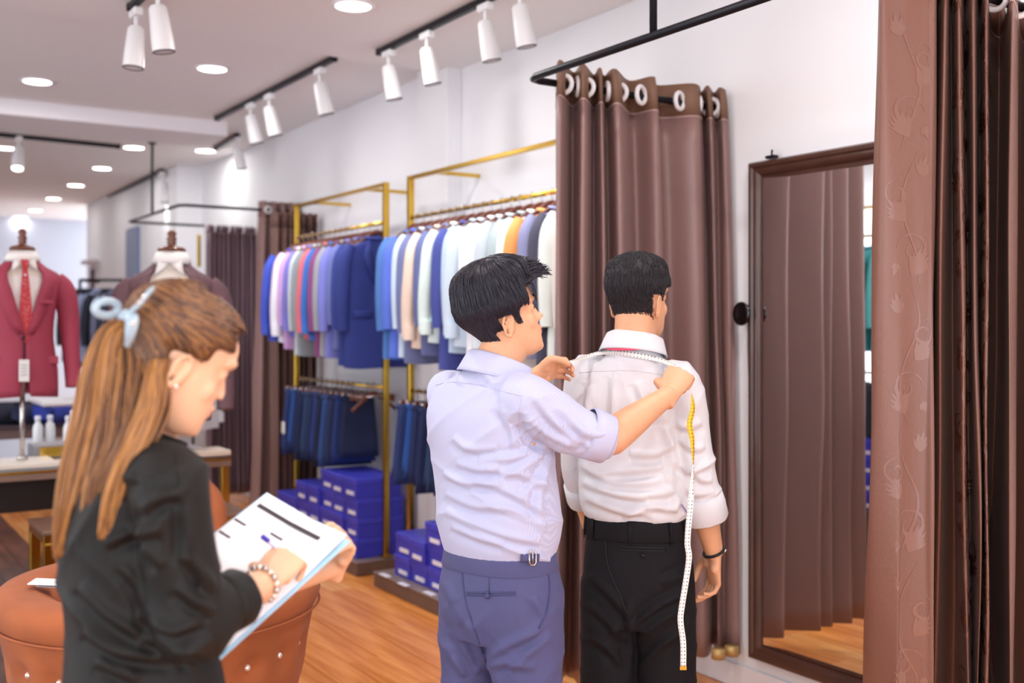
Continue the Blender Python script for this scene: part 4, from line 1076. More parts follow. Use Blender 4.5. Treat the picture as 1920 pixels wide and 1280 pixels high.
def add_head(mb, h, nose=1.0, cheek=0):
    n = 40
    mb.loft([[h.pt(2*PI*k/n, q[0]) for k in range(n)] for q in HSC])
    # nose
    mb.loft([[h(V(x+dx, y, z+dz)) for dx, y, dz in ((-.012, -w_, 0), (0, -w_*.55, 0), (d*.4, 0, 0), (0, w_*.55, 0), (-.012, w_, 0), (-.02, 0, 0))]
             for x, z, w_, d in ((.083, .030, .008, .002), (.084, .012, .008, .006), (.089, -.004, .010, .009*nose), (.094, -.018, .014, .012*nose), (.092, -.028, .018, .011*nose), (.086, -.036, .015, .004))])
    mb.ell(h(V(.099*nose, 0, -.023)), (.0078*h.sc,)*3, n=12, m=8)
    for sg in (-1, 1): mb.ell(h(V(.091, sg*.012, -.029)), (.0062*h.sc,)*3, n=10, m=8)
    # lips, chin, brow, cheeks, eyelids
    mb.tube([h(V(.074, -.026, -.058)), h(V(.083, -.012, -.054)), h(V(.0865, 0, -.0540)), h(V(.083, .012, -.054)), h(V(.074, .026, -.058))], [.003, .0055, .006, .0055, .003], n=8, sub=3)
    mb.tube([h(V(.074, -.022, -.062)), h(V(.0815, -.010, -.0655)), h(V(.0840, 0, -.066)), h(V(.0815, .010, -.0655)), h(V(.074, .022, -.062))], [.003, .0055, .0062, .0055, .003], n=8, sub=3)
    mb.ell(h(V(.068, 0, -.100)), (.017*h.sc, .022*h.sc, .016*h.sc), h.R)
    for sg in (-1, 1):
        mb.tube([h(V(.082, sg*.012, .028)), h(V(.079, sg*.034, .032)), h(V(.064, sg*.052, .026))], [.008, .009, .007], n=8, sub=3)
        mb.ell(h(V(.050, sg*.040, -.030)), (.020*h.sc, .020*h.sc, .026*h.sc), h.R)
        mb.ell(h(V(.068, sg*.031, .006)), (.0135*h.sc, .0165*h.sc, .0125*h.sc), h.R)
        # ear
        ec = V(-.008, sg*.072, -.020); tilt = -.25
        def ep(x, z, o): 
            xx = x*math.cos(tilt)-z*math.sin(tilt); zz = x*math.sin(tilt)+z*math.cos(tilt)
            return h(ec+V(xx-o*.5, sg*(o-x*.42), zz))
        loop = [ep(.016*math.cos(a)*(1 if math.sin(a) > 0 else .75), .030*math.sin(a), .007) for a in [2*PI*k/18 for k in range(19)]]
        mb.tube(loop, .0042*h.sc, n=8)
        mb.ell(h(ec+V(.002, -sg*.002, 0)), (.014*h.sc, .006*h.sc, .025*h.sc), h.R)
        mb.ell(ep(.004, -.027, .005), (.0075*h.sc, .0045*h.sc, .009*h.sc), h.R)
        mb.tube([ep(-.004, .014, .006), ep(-.008, 0, .006), ep(-.003, -.012, .007)], .003, n=6)
        mb.ell(ep(.013, -.002, .004), (.004, .004, .006))
def face_parts(h, root, lipcol, browcol, closed=False):
    M_lip = mat('lips_'+lipcol[1:], lipcol, .4); M_b = mat('brow_'+browcol[1:], browcol, .7)
    for sg in (-1, 1):
        MB().tube([h(V(.0905, sg*.012, .0295)), h(V(.0885, sg*.030, .036)), h(V(.073, sg*.050, .033))], [(.0035, .0016), (.004, .0016), (.0015, .001)], n=8, sub=4, side=h.R @ V(0, 0, 1)).build('eyebrow', M_b, root)
        MB().ell(h(V(.0692, sg*.0305, .0040)), (.0115*h.sc,)*3, n=16, m=12).build('eye', mat('eye_white', '#E9E2DE', .2), root)
        MB().ell(h(V(.0775, sg*.0312, .0025)), (.0042*h.sc,)*3, n=12, m=8).build('iris', mat('dark_iris', '#2A1A14', .15), root)
        MB().tube([h(V(.0835, sg*.018, .0055)), h(V(.0845, sg*.030, .0095)), h(V(.076, sg*.045, .005))], [.0014, .002, .0012], n=6, sub=4).build('eyelid_line', mat('lash', '#2B1C1A', .6), root)
    MB().tube([h(V(.0785, -.022, -.0590)), h(V(.0868, -.010, -.0562)), h(V(.0900, 0, -.0566)), h(V(.0868, .010, -.0562)), h(V(.0785, .022, -.0590))], [.0008, .0030, .0032, .0030, .0008], n=8, sub=4).build('upper_lip', M_lip, root)
    MB().tube([h(V(.0785, -.019, -.0610)), h(V(.0850, -.008, -.0635)), h(V(.0872, 0, -.0638)), h(V(.0850, .008, -.0635)), h(V(.0785, .019, -.0610))], [.0008, .0030, .0036, .0030, .0008], n=8, sub=4).build('lower_lip', M_lip, root)
def hand(mb, W, d, n, right=True, curl=(.9, .9, .6), spread=.06, thumb=(.4, .3), sc=1.0, fcurl=None, nails=None):
    """W wrist, d direction to the knuckles, n palm normal; curl in radians at the three joints"""
    d = d.normalized(); n = (n-d*n.dot(d)).normalized(); s_ = d.cross(n) if right else n.cross(d)
    def q(x, y, z): return W+(d*x+s_*y+n*z)*sc            # along, thumb side, palm side
    mb.tube([q(-.04, 0, 0), q(-.005, 0, 0), q(.03, .002, .002), q(.06, .002, .002), q(.086, 0, 0)], [(.026*sc, .019*sc), (.027*sc, .018*sc), (.036*sc, .0165*sc), (.041*sc, .0145*sc), (.039*sc, .0115*sc)], n=18, side=s_, sub=3)
    mb.ell(q(.03, .022, .009), (.017*sc,)*3, n=12, m=8); mb.ell(q(.035, -.020, .008), (.015*sc,)*3, n=12, m=8)
    tips = []
    for k, (y, l, r) in enumerate(((.0295, .074, .0088), (.0098, .083, .0092), (-.0100, .077, .0086), (-.0285, .060, .0076))):
        fc = (fcurl[k] if fcurl else 1.0)
        base = q(.060, y*.9, 0); kn = q(.086-.004*abs(k-1), y, -.001); ang = 0; p = kn; pts = [base, kn]; rad = [r*.8*sc, r*1.08*sc]
        for j, (fr, cu) in enumerate(zip((.47, .30, .23), curl)):
            ang += cu*fc
            dd = (d*math.cos(ang)+n*math.sin(ang)+s_*(spread*(1.5-k))*math.cos(ang)).normalized()
            mid = p+dd*l*fr*.5*sc; p = p+dd*l*fr*sc
            pts += [mid, p]; rad += [r*(.98-.08*j)*sc, r*(1.0-.10*j)*sc]
        mb.tube(pts, rad, n=12); mb.ell(p, (r*.80*sc,)*3, n=10, m=8); tips.append((p, dd))
    ang, opn = thumb
    p = q(.012, .020, .006); pts = [p]; rad = [.013*sc]
    dirs = [(d*.62+s_*.72+n*.30), (d*.80+s_*opn+n*ang), (d*.85+s_*(opn-.55)+n*(ang+.25))]
    for dd, l, r in zip(dirs, (.040, .034, .027), (.0125, .0108, .0090)):
        dd = dd.normalized(); p = p+dd*l*sc; pts.append(p); rad.append(r*sc)
    mb.tube(pts, rad, n=12, sub=2); mb.ell(p, (.0088*sc,)*3, n=10, m=8); tips.append((p, dd))
    return tips, q
def rings_psi(list_, psi, n=36, p=.86):
    """(centre, half width, half depth)"""
    s_ = SV(math.cos(psi), -math.sin(psi)); f = SV(math.sin(psi), math.cos(psi))
    return [torso_ring(c, f, s_, w_, d, n=n, p=p) for c, w_, d in list_]
def smooth_rings(lst, k=3):
    q = catmull([tuple(c)+(w_, d) for c, w_, d in lst], k)
    return [(Vector(x[:3]), x[3], x[4]) for x in q]
class Surf:
    def __init__(s, me): s.t = BVHTree.FromPolygons([v.co[:] for v in me.vertices], [p.vertices[:] for p in me.polygons])
    def hit(s, u, v, off=.0015):
        o = V(0, 0, EYE); d = (P(u, v, 3.0)-o).normalized(); r = s.t.ray_cast(o, d)
        if r[0] is None: return None
        n = r[1]; n = n if n.dot(d) < 0 else -n
        return r[0]+n*off
    def hitn(s, u, v, off=.0015):
        o = V(0, 0, EYE); d = (P(u, v, 3.0)-o).normalized(); r = s.t.ray_cast(o, d)
        if r[0] is None: return None
        n = r[1]; n = n if n.dot(d) < 0 else -n
        return r[0]+n*off, n
    def path(s, uv, off=.0015, sub=4):
        q = catmull(uv, sub) if len(uv) > 2 else catmull(uv, sub*2); pts = [s.hit(a, b, off) for a, b in q]
        return [p for p in pts if p is not None]
def ridge(x): return (1-np.abs(np.sin(x)))**2.6
def st(co):
    """world -> stage coordinates"""
    return co[:, 0]*CS-co[:, 1]*SN, co[:, 0]*SN+co[:, 1]*CS, co[:, 2]
def proj(co):
    a, b, z = st(co); return 960+FPX*a/b, 610-FPX*(z-EYE)/b
def creases(co, no, lines, amp, wpx):
    u, v = proj(co); a, b, z = st(co)
    dx, dy, dz = co[:, 0], co[:, 1], co[:, 2]-EYE; l = np.sqrt(dx*dx+dy*dy+dz*dz)
    face = np.clip(-(no[:, 0]*dx+no[:, 1]*dy+no[:, 2]*dz)/l*1.6, 0, 1)
    d = np.zeros(len(u))
    for ln in lines:
        pts = catmull(ln, 6) if len(ln) > 2 else catmull(ln, 6)
        best = np.full(len(u), 1e9); sd = np.zeros(len(u)); tp_ = np.zeros(len(u)); n = len(pts)-1
        for i in range(n):
            x0, y0 = pts[i]; x1, y1 = pts[i+1]; ex, ey = x1-x0, y1-y0; L2 = ex*ex+ey*ey+1e-9
            t = np.clip(((u-x0)*ex+(v-y0)*ey)/L2, 0, 1); qx, qy = u-x0-t*ex, v-y0-t*ey
            q = qx*qx+qy*qy; m_ = q < best; best[m_] = q[m_]; sd[m_] = (ex*qy-ey*qx)[m_]; tp_[m_] = ((i+t)/n)[m_]
        r = np.sqrt(best)*np.sign(sd)/wpx; tap = np.sin(np.pi*np.clip(tp_*.9+.05, 0, 1))**.6*(np.abs(tp_-.5) < .4999)
        d += amp*tap*(np.exp(-r*r)-.75*np.exp(-((r-1.7)/1.0)**2))
    return d*face
def finish(me, name, m, root, smooth=True):
    shift_mesh(me, root); o = link(name, me, m, None, smooth); return o
def attach(me, name, m, root):
    me.transform(Matrix.Translation(-wloc(root))); return link(name, me, m, root)
def person(name_me, label, base, vox, mb, m, sm=5):
    me = remesh(mb, vox, sm); surf = Surf(me); me.transform(Matrix.Translation(-base))
    me.name = 'body'
    o = link('person', me, m); o.location = base
    tag(o, label, 'person'); bpy.context.view_layer.update(); return o, surf
def hair_cap(h, thick, n=72, zr=(-.118, .118), m=44, a_noise=.004, seed=0):
    rings = []
    for i in range(m+1):
        q = i/m; z = zr[0]+(zr[1]-zr[0])*(1-(1-q)**1.25)
        ring = []
        for k in range(n):
            a = 2*PI*k/n; aa = (a+PI) % (2*PI)-PI
            t_ = thick(aa, z)
            if t_ > 0: t_ += a_noise*noise.noise(Vector((math.cos(a)*6+seed, math.sin(a)*6, z*60)))
            ring.append(h.pt(a, z, t_))
        rings.append(ring)
    me = remesh(MB().loft(rings), .0042, 4)
    out = MB(); out.add([v.co[:] for v in me.vertices], [tuple(p.vertices) for p in me.polygons])
    return out
def hair_strands(h, thick, flow, N, length, seed, rad=.0016, lift=.002, zmin=-.105, mbh=None):
    r = random.Random(seed); mb = mbh or MB(); k = 0; tries = 0
    while k < N and tries < N*30:
        tries += 1
        a = r.uniform(-PI, PI); z = r.uniform(zmin, .117)
        if thick(a, z) <= .0015: continue
        pts = []; L = length(a, z)*r.uniform(.6, 1.2); st_ = 7; ph = r.uniform(-1, 1)
        aa, zz = a, z
        for i in range(st_):
            t_ = max(thick((aa+PI) % (2*PI)-PI, zz), .0)
            if t_ <= 0 and i > 2: break
            pts.append(h.pt(aa, zz, t_+lift*(.3+math.sin(i/(st_-1)*PI)*r.uniform(.5, 1.2))))
            da, dz = flow(aa, zz, ph); aa += da*L/st_; zz = max(-.115, min(.117, zz+dz*L/st_))
        if len(pts) > 3:
            R0 = rad*r.uniform(.6, 1.4)
            mb.tube(pts, [R0*.5]+[R0]*(len(pts)-2)+[R0*.15], n=4, a=r.random()); k += 1
    return mb
def sm01(x, a, b):
    t_ = max(0, min(1, (x-a)/(b-a))); return t_*t_*(3-2*t_)

# ------------------------------------------------------------------ the tailor
TT = 2.75; psi = math.radians(40)
sR = SV(math.cos(psi), -math.sin(psi)); fR = SV(math.sin(psi), math.cos(psi))
def C(u, v, t=TT): return P(u, v, t)
h1 = Head(C(946, 594, 2.76), math.radians(78), math.radians(16), .95)
body = MB(); add_head(body, h1)
neckb = C(930, 700, 2.75)
body.tube([h1(V(-.012, 0, -.03)), h1(V(-.020, 0, -.085)), C(931, 678, 2.755), neckb+V(0, 0, -.03)], [(.060, .062), (.056, .060), (.060, .062), (.072, .070)], n=24, side=sR, sub=3)
body.loft(rings_psi(smooth_rings([(C(936, 1145), .15, .10), (C(936, 1090), .165, .115), (C(934, 1020), .150, .105), (C(928, 930), .150, .105), (C(918, 830), .165, .110), (C(916, 765), .165, .10), (C(922, 720), .13, .08), (C(928, 695), .07, .065)]), psi))
shR = C(992, 752, 2.63); elR = C(1132, 828, 2.66); wrR = C(1256, 738, 2.83)
shL = C(845, 742, 2.87); elL = C(935, 800, 3.05); wrL = C(1004, 704, 3.03)
body.tube([shR, shR.lerp(elR, .5)+V(0, 0, -.005), elR, elR.lerp(wrR, .3), elR.lerp(wrR, .7), wrR], [.050, .046, .040, .044, .033, (.026, .024)], n=20, sub=3)
body.tube([shL, shL.lerp(elL, .5), elL, elL.lerp(wrL, .3), elL.lerp(wrL, .7), wrL], [.050, .046, .040, .042, .033, (.026, .024)], n=20, sub=3)
tipsR, _ = hand(body, wrR, C(1288, 678, 2.90)-wrR, SV(.25, 1, -.35), True, curl=(1.05, 1.25, .7), sc=1.0, thumb=(.9, .1))
tipsL, _ = hand(body, wrL, C(1052, 684, 3.10)-wrL, SV(.15, -1, -.45), False, curl=(.75, 1.0, .5), fcurl=(1.25, 1.05, .9, .75), sc=.95, thumb=(.75, -.05))
hipc = C(938, 1120)
def leg(mb, top, knee, ank, rs, foot=True):
    mb.tube([top, top.lerp(knee, .5), knee, knee.lerp(ank, .35), ank], rs, n=24, sub=4, side=sR)
legs1 = []
for sg in (-1, 1):
    top_ = hipc+sR*sg*.082+V(0, 0, -.02); kn = Vector((top_.x, top_.y, .48))+sR*sg*.015; an = Vector((kn.x, kn.y, .08))
    legs1.append((top_, kn, an)); leg(body, top_, kn, an, [.082, .070, .052, .055, .036])
    body.tube([an+V(0, 0, .0), an+fR*.05+V(0, 0, -.04), an+fR*.14+V(0, 0, -.055), an+fR*.18+V(0, 0, -.058)], [.034, .034, (.042, .022), (.03, .016)], n=14, side=sR)
base1 = V(hipc.x, hipc.y, 0)
tailor, surf1 = person('p1', 'man with thick black hair in a light blue shirt and blue trousers measuring shoulders', base1, .0032, body, M_skin)
face_parts(h1, tailor, '#B9705F', '#1C1719')
# hair of the tailor
def thick1(a, z):
    aa = abs(a)
    # hairline: face side
    front = sm01(aa, .55, .80) if z < .066 else 1.0
    if z < -.034: front = sm01(aa, 1.62, 1.78)
    elif z < .066: front = sm01(aa, .80, 1.0) if z > .02 else sm01(aa, 1.12, 1.30)
    low = sm01(z, -.085, -.06) if aa > 2.2 else (sm01(z, -.05, -.02) if aa > 1.72 else sm01(z, -.036, -.022))
    ear = 0 if (1.4 < aa < 1.85 and z < .004) else 1
    vol = .006+.016*sm01(z, -.03, .05)+.020*sm01(z, .06, .10)+.010*sm01(aa, 2.2, 3.0)*sm01(z, -.05, .03)
    if z > .07 and aa < .8: vol += .012*sm01(z, .07, .10)
    m_ = front*low*ear
    return vol*m_-.012*(1-m_)
hc = hair_cap(h1, thick1, a_noise=.006)
def flow1(a, z, ph):
    aa = abs(a); sg = 1 if a > 0 else -1
    if z > .075: return (-sg*1.0*(.5+.3*ph), -.2+.1*ph)
    if aa < 1.6: return (-sg*.9, -.55+.4*ph*.3)
    return (-sg*.35, -1.0)
hair_strands(h1, thick1, flow1, 4600, lambda a, z: (.012+.05*sm01(z, -.06, .03)) if z < .05 else .15, 11, rad=.0007, lift=.0035, mbh=hc)
r = random.Random(8)
for k in range(420):                        # the quiff lifting forward over the forehead, and flyaway top hair
    a = r.uniform(-.8, .8); z = r.uniform(.062, .108)
    p0_ = h1.pt(a, z, .02); f = h1.R @ V(1, 0, 0); u_ = h1.R @ V(0, 0, 1)
    L_ = r.uniform(.036, .056)
    hc.tube([p0_-f*.03, p0_+u_*.010+f*.004, p0_+f*L_*.6+u_*(.016+r.uniform(-.006, .006)), p0_+f*L_+u_*(.010+r.uniform(-.010, .012))], [.0018, .0022, .0019, .0008], n=4, a=r.random())
for k in range(26):                         # locks falling over the temple
    sg = -1; z0_ = .062; y_ = sg*r.uniform(.030, .052)
    a0_ = h1(V(.088-.3*max(0, abs(y_)-.03)+.004, y_, .066)); 
    hc.tube([h1(V(.060, y_*.9, .096)), a0_, h1(V(.094-.35*max(0, abs(y_)-.03), y_*1.05, .045)), h1(V(.092-.35*max(0, abs(y_)-.03), y_*1.1, .022+r.uniform(-.008, .02)))], [.0025, .0036, .0030, .0006], n=4)
for k in range(8):
    a = r.uniform(1.2, 2.6)*(-1); hc.tube([h1.pt(a, .10, .03), h1.pt(a*.8, .114, .050+.004*k/8), h1.pt(a*.5, .112, .046), h1.pt(a*.3, .108, .036)], [.0007, .0007, .0007, .0002], n=3, sub=4)
hc.build('hair', M_hair, tailor)
# shirt
M_sh1 = mat('blue_stripe_shirt', '#CBCFEB', .75, bump=.08, bscale=500, sheen=.2)
def stripes(m, c1, c2, scale, direction='X', fac=.5):
    nt = m.node_tree; N = nt.nodes.new; L = nt.links.new; b = nt.nodes['Principled BSDF']
    tc = N('ShaderNodeTexCoord'); mp = N('ShaderNodeMapping'); mp.inputs['Rotation'].default_value = (0, 0, YAW+psi)
    wv = N('ShaderNodeTexWave'); wv.bands_direction = direction; wv.inputs['Scale'].default_value = scale; wv.inputs['Distortion'].default_value = .25
    cr = N('ShaderNodeValToRGB'); cr.color_ramp.elements[0].color = rgb(c1); cr.color_ramp.elements[1].color = rgb(c2)
    L(tc.outputs['Object'], mp.inputs[0]); L(mp.outputs[0], wv.inputs['Vector']); L(wv.outputs[0], cr.inputs[0]); L(cr.outputs[0], b.inputs['Base Color'])
stripes(M_sh1, '#AFB3D2', '#BDC1DC', 110)
sb = MB()
sb.loft(rings_psi(smooth_rings([(C(936, 1042), .150, .112), (C(936, 1022), .160, .122), (C(936, 985), .170, .132), (C(932, 930), .172, .130), (C(924, 870), .172, .126), (C(917, 810), .178, .125), (C(914, 770), .180, .115), (C(918, 735), .165, .098), (C(923, 712), .125, .088), (C(927, 694), .082, .076), (C(929, 682), .070, .070)]), psi))
sb.tube([shR-sR*.03+V(0, 0, .0), shR+V(0, 0, -.004), shR.lerp(elR, .5)+V(0, 0, -.012), elR.lerp(shR, .14)+V(0, 0, -.002), elR.lerp(wrR, .06)], [.066, (.072, .076), (.066, .070), (.058, .062), (.054, .058)], n=26, sub=4, side=(0, 0, 1))
sb.tube([shL+sR*.03, shL, shL.lerp(elL, .5), elL, elL.lerp(wrL, .25)], [.066, .070, .064, .058, .052], n=24, sub=4)
def disp1(co, no):
    a, b, z = st(co)
    lowm = np.clip((1.26-z)/.20, 0, 1)
    wrp = .8*np.sin(a*11+z*6)+.5*np.sin(b*17-z*9)
    d = .008*lowm*ridge((z*26)+wrp*1.3+a*5)*(.55+.45*np.sin(a*9+z*7+1))
    arm = np.clip((a-.06)/.10, 0, 1)*np.clip((z-1.30)/.06, 0, 1)
    d += .003*arm*ridge(a*24+z*26+np.sin(z*22)*.9)
    d += .005*ridge(a*13-z*15+np.sin(z*8+b*9)*1.4)*np.clip((z-1.16)/.08, 0, 1)*(1-arm*.5)
    rad_ = np.exp(-(((a-.055)/.07)**2+((z-1.27)/.06)**2))
    d += .006*rad_*ridge((np.arctan2(z-1.33, a-.09))*9)
    return d-.002+creases(co, no, [[(832, 888), (880, 905), (945, 903)], [(835, 925), (890, 948), (950, 952), (1005, 975)], [(836, 955), (900, 985), (960, 1006), (1015, 1016)],
        [(845, 985), (900, 1008), (945, 1018)], [(890, 898), (960, 925), (1028, 965)], [(915, 880), (980, 890), (1035, 918)], [(855, 868), (900, 880), (935, 876)],
        [(1032, 838), (990, 870), (935, 900)], [(1022, 842), (960, 858), (895, 860)], [(1036, 850), (1012, 900), (978, 932)], [(985, 770), (1000, 810), (1040, 838)],
        [(1000, 740), (1040, 790), (1095, 832)], [(1045, 762), (1085, 800), (1105, 840)], [(992, 782), (1030, 815), (1085, 838)], [(868, 688), (860, 722)], [(900, 692), (930, 722)],
        [(930, 760), (958, 800), (968, 850)], [(850, 820), (880, 840), (930, 842)], [(1025, 880), (1010, 950), (1020, 1000)], [(1060, 790), (1110, 815), (1140, 812)]], .0085, 7.5)
me = remesh(sb, .0046, 4, disp1); surf = Surf(me); shirt1 = attach(me, 'shirt', M_sh1, tailor)
S1 = surf
# collar, yoke seam, cuff
def collar_band(h, c, psi_, w0, m, root, tilt=0, height=.042, name='collar', lean=.5, drop=.018, axis=None, fall=True):
    """stand-and-fall collar around point c; open at the front; back is higher"""
    s_ = SV(math.cos(psi_), -math.sin(psi_)); f = SV(math.sin(psi_), math.cos(psi_))
    rows_ = []
    prof = ((0.0, 0.0), (.004, height*.55), (.002, height*.95), (.006, height), (.014, height*.9), (.020, height*.45), (.027, -.006), (.031, -.016)) if fall else ((0, 0), (.003, height))
    for o, z in prof:
        ring = []
        for k in range(41):
            a = PI/2+.22+(2*PI-.44)*k/40; ca, sa = math.cos(a), math.sin(a)
            rise = tilt*(-sa)
            pt_bump = (.016 if k in (0, 1, 39, 40) and z < .01 and o > .01 else 0)
            ring.append(c+s_*(w0[0]+o)*ca+f*((w0[1]+o)*sa+z*lean)+V(0, 0, z+rise-pt_bump))
        rows_.append(ring)
    return MB().sheet(rows_).build(name, m, root, solid=.0025)
M_shc = mat('blue_shirt_plain', '#B8BBD8', .75, bump=.05, bscale=500)
collar_band(h1, C(931, 698, 2.755), math.radians(62), (.064, .068), M_shc, tailor, tilt=.026, height=.035, lean=.30)
pts = S1.path([(817, 722), (850, 716), (900, 722), (950, 735), (978, 742)], .0008)
MB().tube(pts, .0009, n=5).build('yoke_seam', M_shc, shirt1)
pts = S1.path([(978, 742), (972, 780), (976, 820), (1000, 845), (1020, 852)], .0008)
MB().tube(pts, .0009, n=5).build('armhole_seam', M_shc, shirt1)
dR = (wrR-elR).normalized(); dU = (elR-shR).normalized()
c0_ = elR-dU*.052; c1_ = elR+dR*.012
cu = MB()
axs = (c1_-c0_).normalized()
for i, (q, r_) in enumerate(((0, .0615), (.02, .0640), (.5, .0635), (.96, .0610), (1.0, .0575), (.8, .0520))): pass
cu.loft([[ (c0_+(c1_-c0_)*q)+ (axs.orthogonal().normalized()*math.cos(2*PI*k/32)+axs.cross(axs.orthogonal().normalized())*math.sin(2*PI*k/32))*r_*(1+.012*math.sin(k*1.7+q*3)) for k in range(32)] for q, r_ in ((0, .0600), (.03, .0655), (.35, .0650), (.97, .0625), (1.02, .0600), (.9, .0540))], cap=False)
cu.build('rolled_cuff', M_shc, tailor)
cl = elL.lerp(wrL, .22); cl2 = elL.lerp(wrL, .42)
MB().tube([cl, cl2], [.054, .050], n=26, cap=False).build('rolled_cuff', M_shc, tailor, solid=.004)
MB().torus(wrL-(wrL-elL).normalized()*.02, .028, .0022, wrL-elL).build('bracelet', M_gold, tailor)
# trousers
M_tr1 = mat('slate_blue_wool', '#4B4D78', .75, bump=.08, bscale=420, sheen=.05, var=.04, vscale=14)
tb = MB()
tb.loft(rings_psi(smooth_rings([(C(938, 1190), .155, .110), (C(938, 1150), .170, .128), (C(939, 1110), .172, .132), (C(938, 1070), .162, .124), (C(937, 1040), .152, .114), (C(937, 1027), .150, .112)]), psi))
for top_, kn, an in legs1:
    tb.tube([top_+V(0, 0, .02), top_+V(0, 0, -.08), top_.lerp(kn, .55), kn, kn.lerp(an, .5), an+V(0, 0, -.01)], [(.095, .105), (.095, .108), (.085, .092), (.074, .078), (.070, .072), (.066, .070)], n=28, sub=4, side=sR)
def disp2(co, no):
    a, b, z = st(co)
    d = .004*ridge(z*15-np.abs(a+.10)*20+np.sin(z*9)*1.0)*np.clip((.92-z)/.12, 0, 1)+.003*ridge(z*30+a*14+np.sin(a*17))*np.clip((.82-z)/.1, 0, 1)
    return d-.001+creases(co, no, [[(908, 1238), (960, 1205), (1015, 1182)], [(908, 1250), (950, 1243), (1005, 1252)], [(876, 1165), (896, 1210), (908, 1242)],
        [(846, 1180), (876, 1222), (898, 1262)], [(1000, 1118), (1022, 1160)], [(835, 1090), (850, 1130)], [(1035, 1190), (990, 1225), (950, 1265)], [(850, 1230), (870, 1268)]], .008, 8)
me = remesh(tb, .006, 4, disp2); S2 = Surf(me); trou1 = attach(me, 'trousers', M_tr1, tailor)
MB().loft(rings_psi([(C(937, 1060), .159, .1205), (C(937, 1057), .1605, .122), (C(937, 1034), .1555, .117), (C(937, 1026), .1545, .116), (C(937, 1026), .150, .112)], psi, n=48), cap=False).build('waistband', M_tr1, tailor)
def strip_on(Sf, uv, r_, name, m, root, off=.001, flat=1, sub=4):
    pts = Sf.path(uv, off, sub)
    if len(pts) > 1: return MB().tube(pts, r_, n=6).build(name, m, root)
M_tr1d = mat('slate_blue_dark', '#3E416A', .7)
strip_on(S2, [(875, 1110), (905, 1111), (967, 1110)], .0022, 'pocket_welt', M_tr1d, trou1)
strip_on(S2, [(875, 1115), (905, 1116), (967, 1115)], .0018, 'pocket_welt', M_tr1d, trou1)
p = S2.hit(915, 1117, .004)
if p: MB().ell(p, (.007, .007, .007)).build('pocket_button', M_tr1d, trou1); MB().tube([p+V(0, 0, .012), p+V(0, 0, -.006)], .004, n=8).build('button_loop', M_tr1d, trou1)
strip_on(S2, [(1022, 1062), (1030, 1090), (1026, 1140), (1010, 1178)], .0022, 'side_pocket', M_tr1d, trou1)
strip_on(S2, [(866, 1060), (872, 1120), (890, 1180), (906, 1225)], .0016, 'seat_seam', M_tr1d, trou1)
strip_on(S2, [(917, 1066), (917, 1108)], .0012, 'dart', M_tr1d, trou1)
a_ = P(996, 1044, 2.6)
sd = (P(1010, 1043, 2.62)-P(980, 1045, 2.58)).normalized()
o_ = V(0, 0, EYE)
bandS = Surf(bpy.data.objects[tailor.children[-1].name].data) if False else None
def band_hit(u, v): 
    # point on the waistband ellipse seen in pixel u, v
    c = C(937, 1042); best = None
    for k in range(361):
        aa = 2*PI*k/360; q = c+sR*.163*math.copysign(abs(math.cos(aa))**.86, math.cos(aa))+fR*.124*math.copysign(abs(math.sin(aa))**.86, math.sin(aa))
        b_ = SN*q.x+CS*q.y; uu = 960+FPX*(CS*q.x-SN*q.y)/b_
        if best is None or abs(uu-u)+200*(b_-2.5)*.2 < best[0]: best = (abs(uu-u)+200*(b_-2.5)*.2, q, b_)
    q = best[1].copy(); q.z = EYE+(610-v)/FPX*best[2]; return q+(q-Vector((c.x, c.y, q.z))).normalized()*.003
bh = [band_hit(u, 1045) for u in (975, 985, 996, 1010)]
MB().tube(bh, [(.010, .002)]*4, n=8, side=(0, 0, 1)).build('adjuster_tab', M_tr1, tailor)
c_ = bh[2]; e1 = (bh[3]-bh[1]).normalized(); out = (c_-C(937, 1045)); out.z = 0; out.normalize()
hexa = [c_+out*.004+e1*x+V(0, 0, z) for x, z in ((-.010, .008), (0, .017), (.010, .008), (.010, -.010), (0, -.018), (-.010, -.010), (-.010, .008), (0, .017))]
hexa = [c_+out*.004+e1*x+V(0, 0, z) for x, z in ((-.009, .010), (-.005, .017), (.005, .017), (.009, .010), (.009, -.010), (.005, -.017), (-.005, -.017), (-.009, -.010), (-.009, .010))]
MB().tube(hexa, .0018, n=6).tube([c_+out*.004+V(0, 0, .016), c_+out*.004+V(0, 0, -.016)], .0015, n=6).build('side_buckle', M_steel, tailor)
def shoe(an, f, s_, root, m):
    mb = MB(); g = Vector((an.x, an.y, 0))
    for x in (0,):
        rings = []
        for q, w_, hh in ((-.075, .020, .05), (-.06, .034, .075), (0, .037, .085), (.05, .038, .065), (.10, .045, .05), (.15, .046, .042), (.19, .036, .034), (.212, .014, .022)):
            rings.append([g+f*q+s_*w_*c1+V(0, 0, hh*z1) for c1, z1 in ((-1, .0), (-1, .35), (-.7, .8), (0, 1), (.7, .8), (1, .35), (1, 0), (0, 0))])
        mb.loft(rings)
    o = mb.build('shoe', m, root); o.modifiers.new('s', 'SUBSURF').levels = 1
M_shoe = mat('black_leather', '#17151A', .3, coat=.3)
for _, _, an in legs1: shoe(an, fR, sR, tailor, M_shoe)

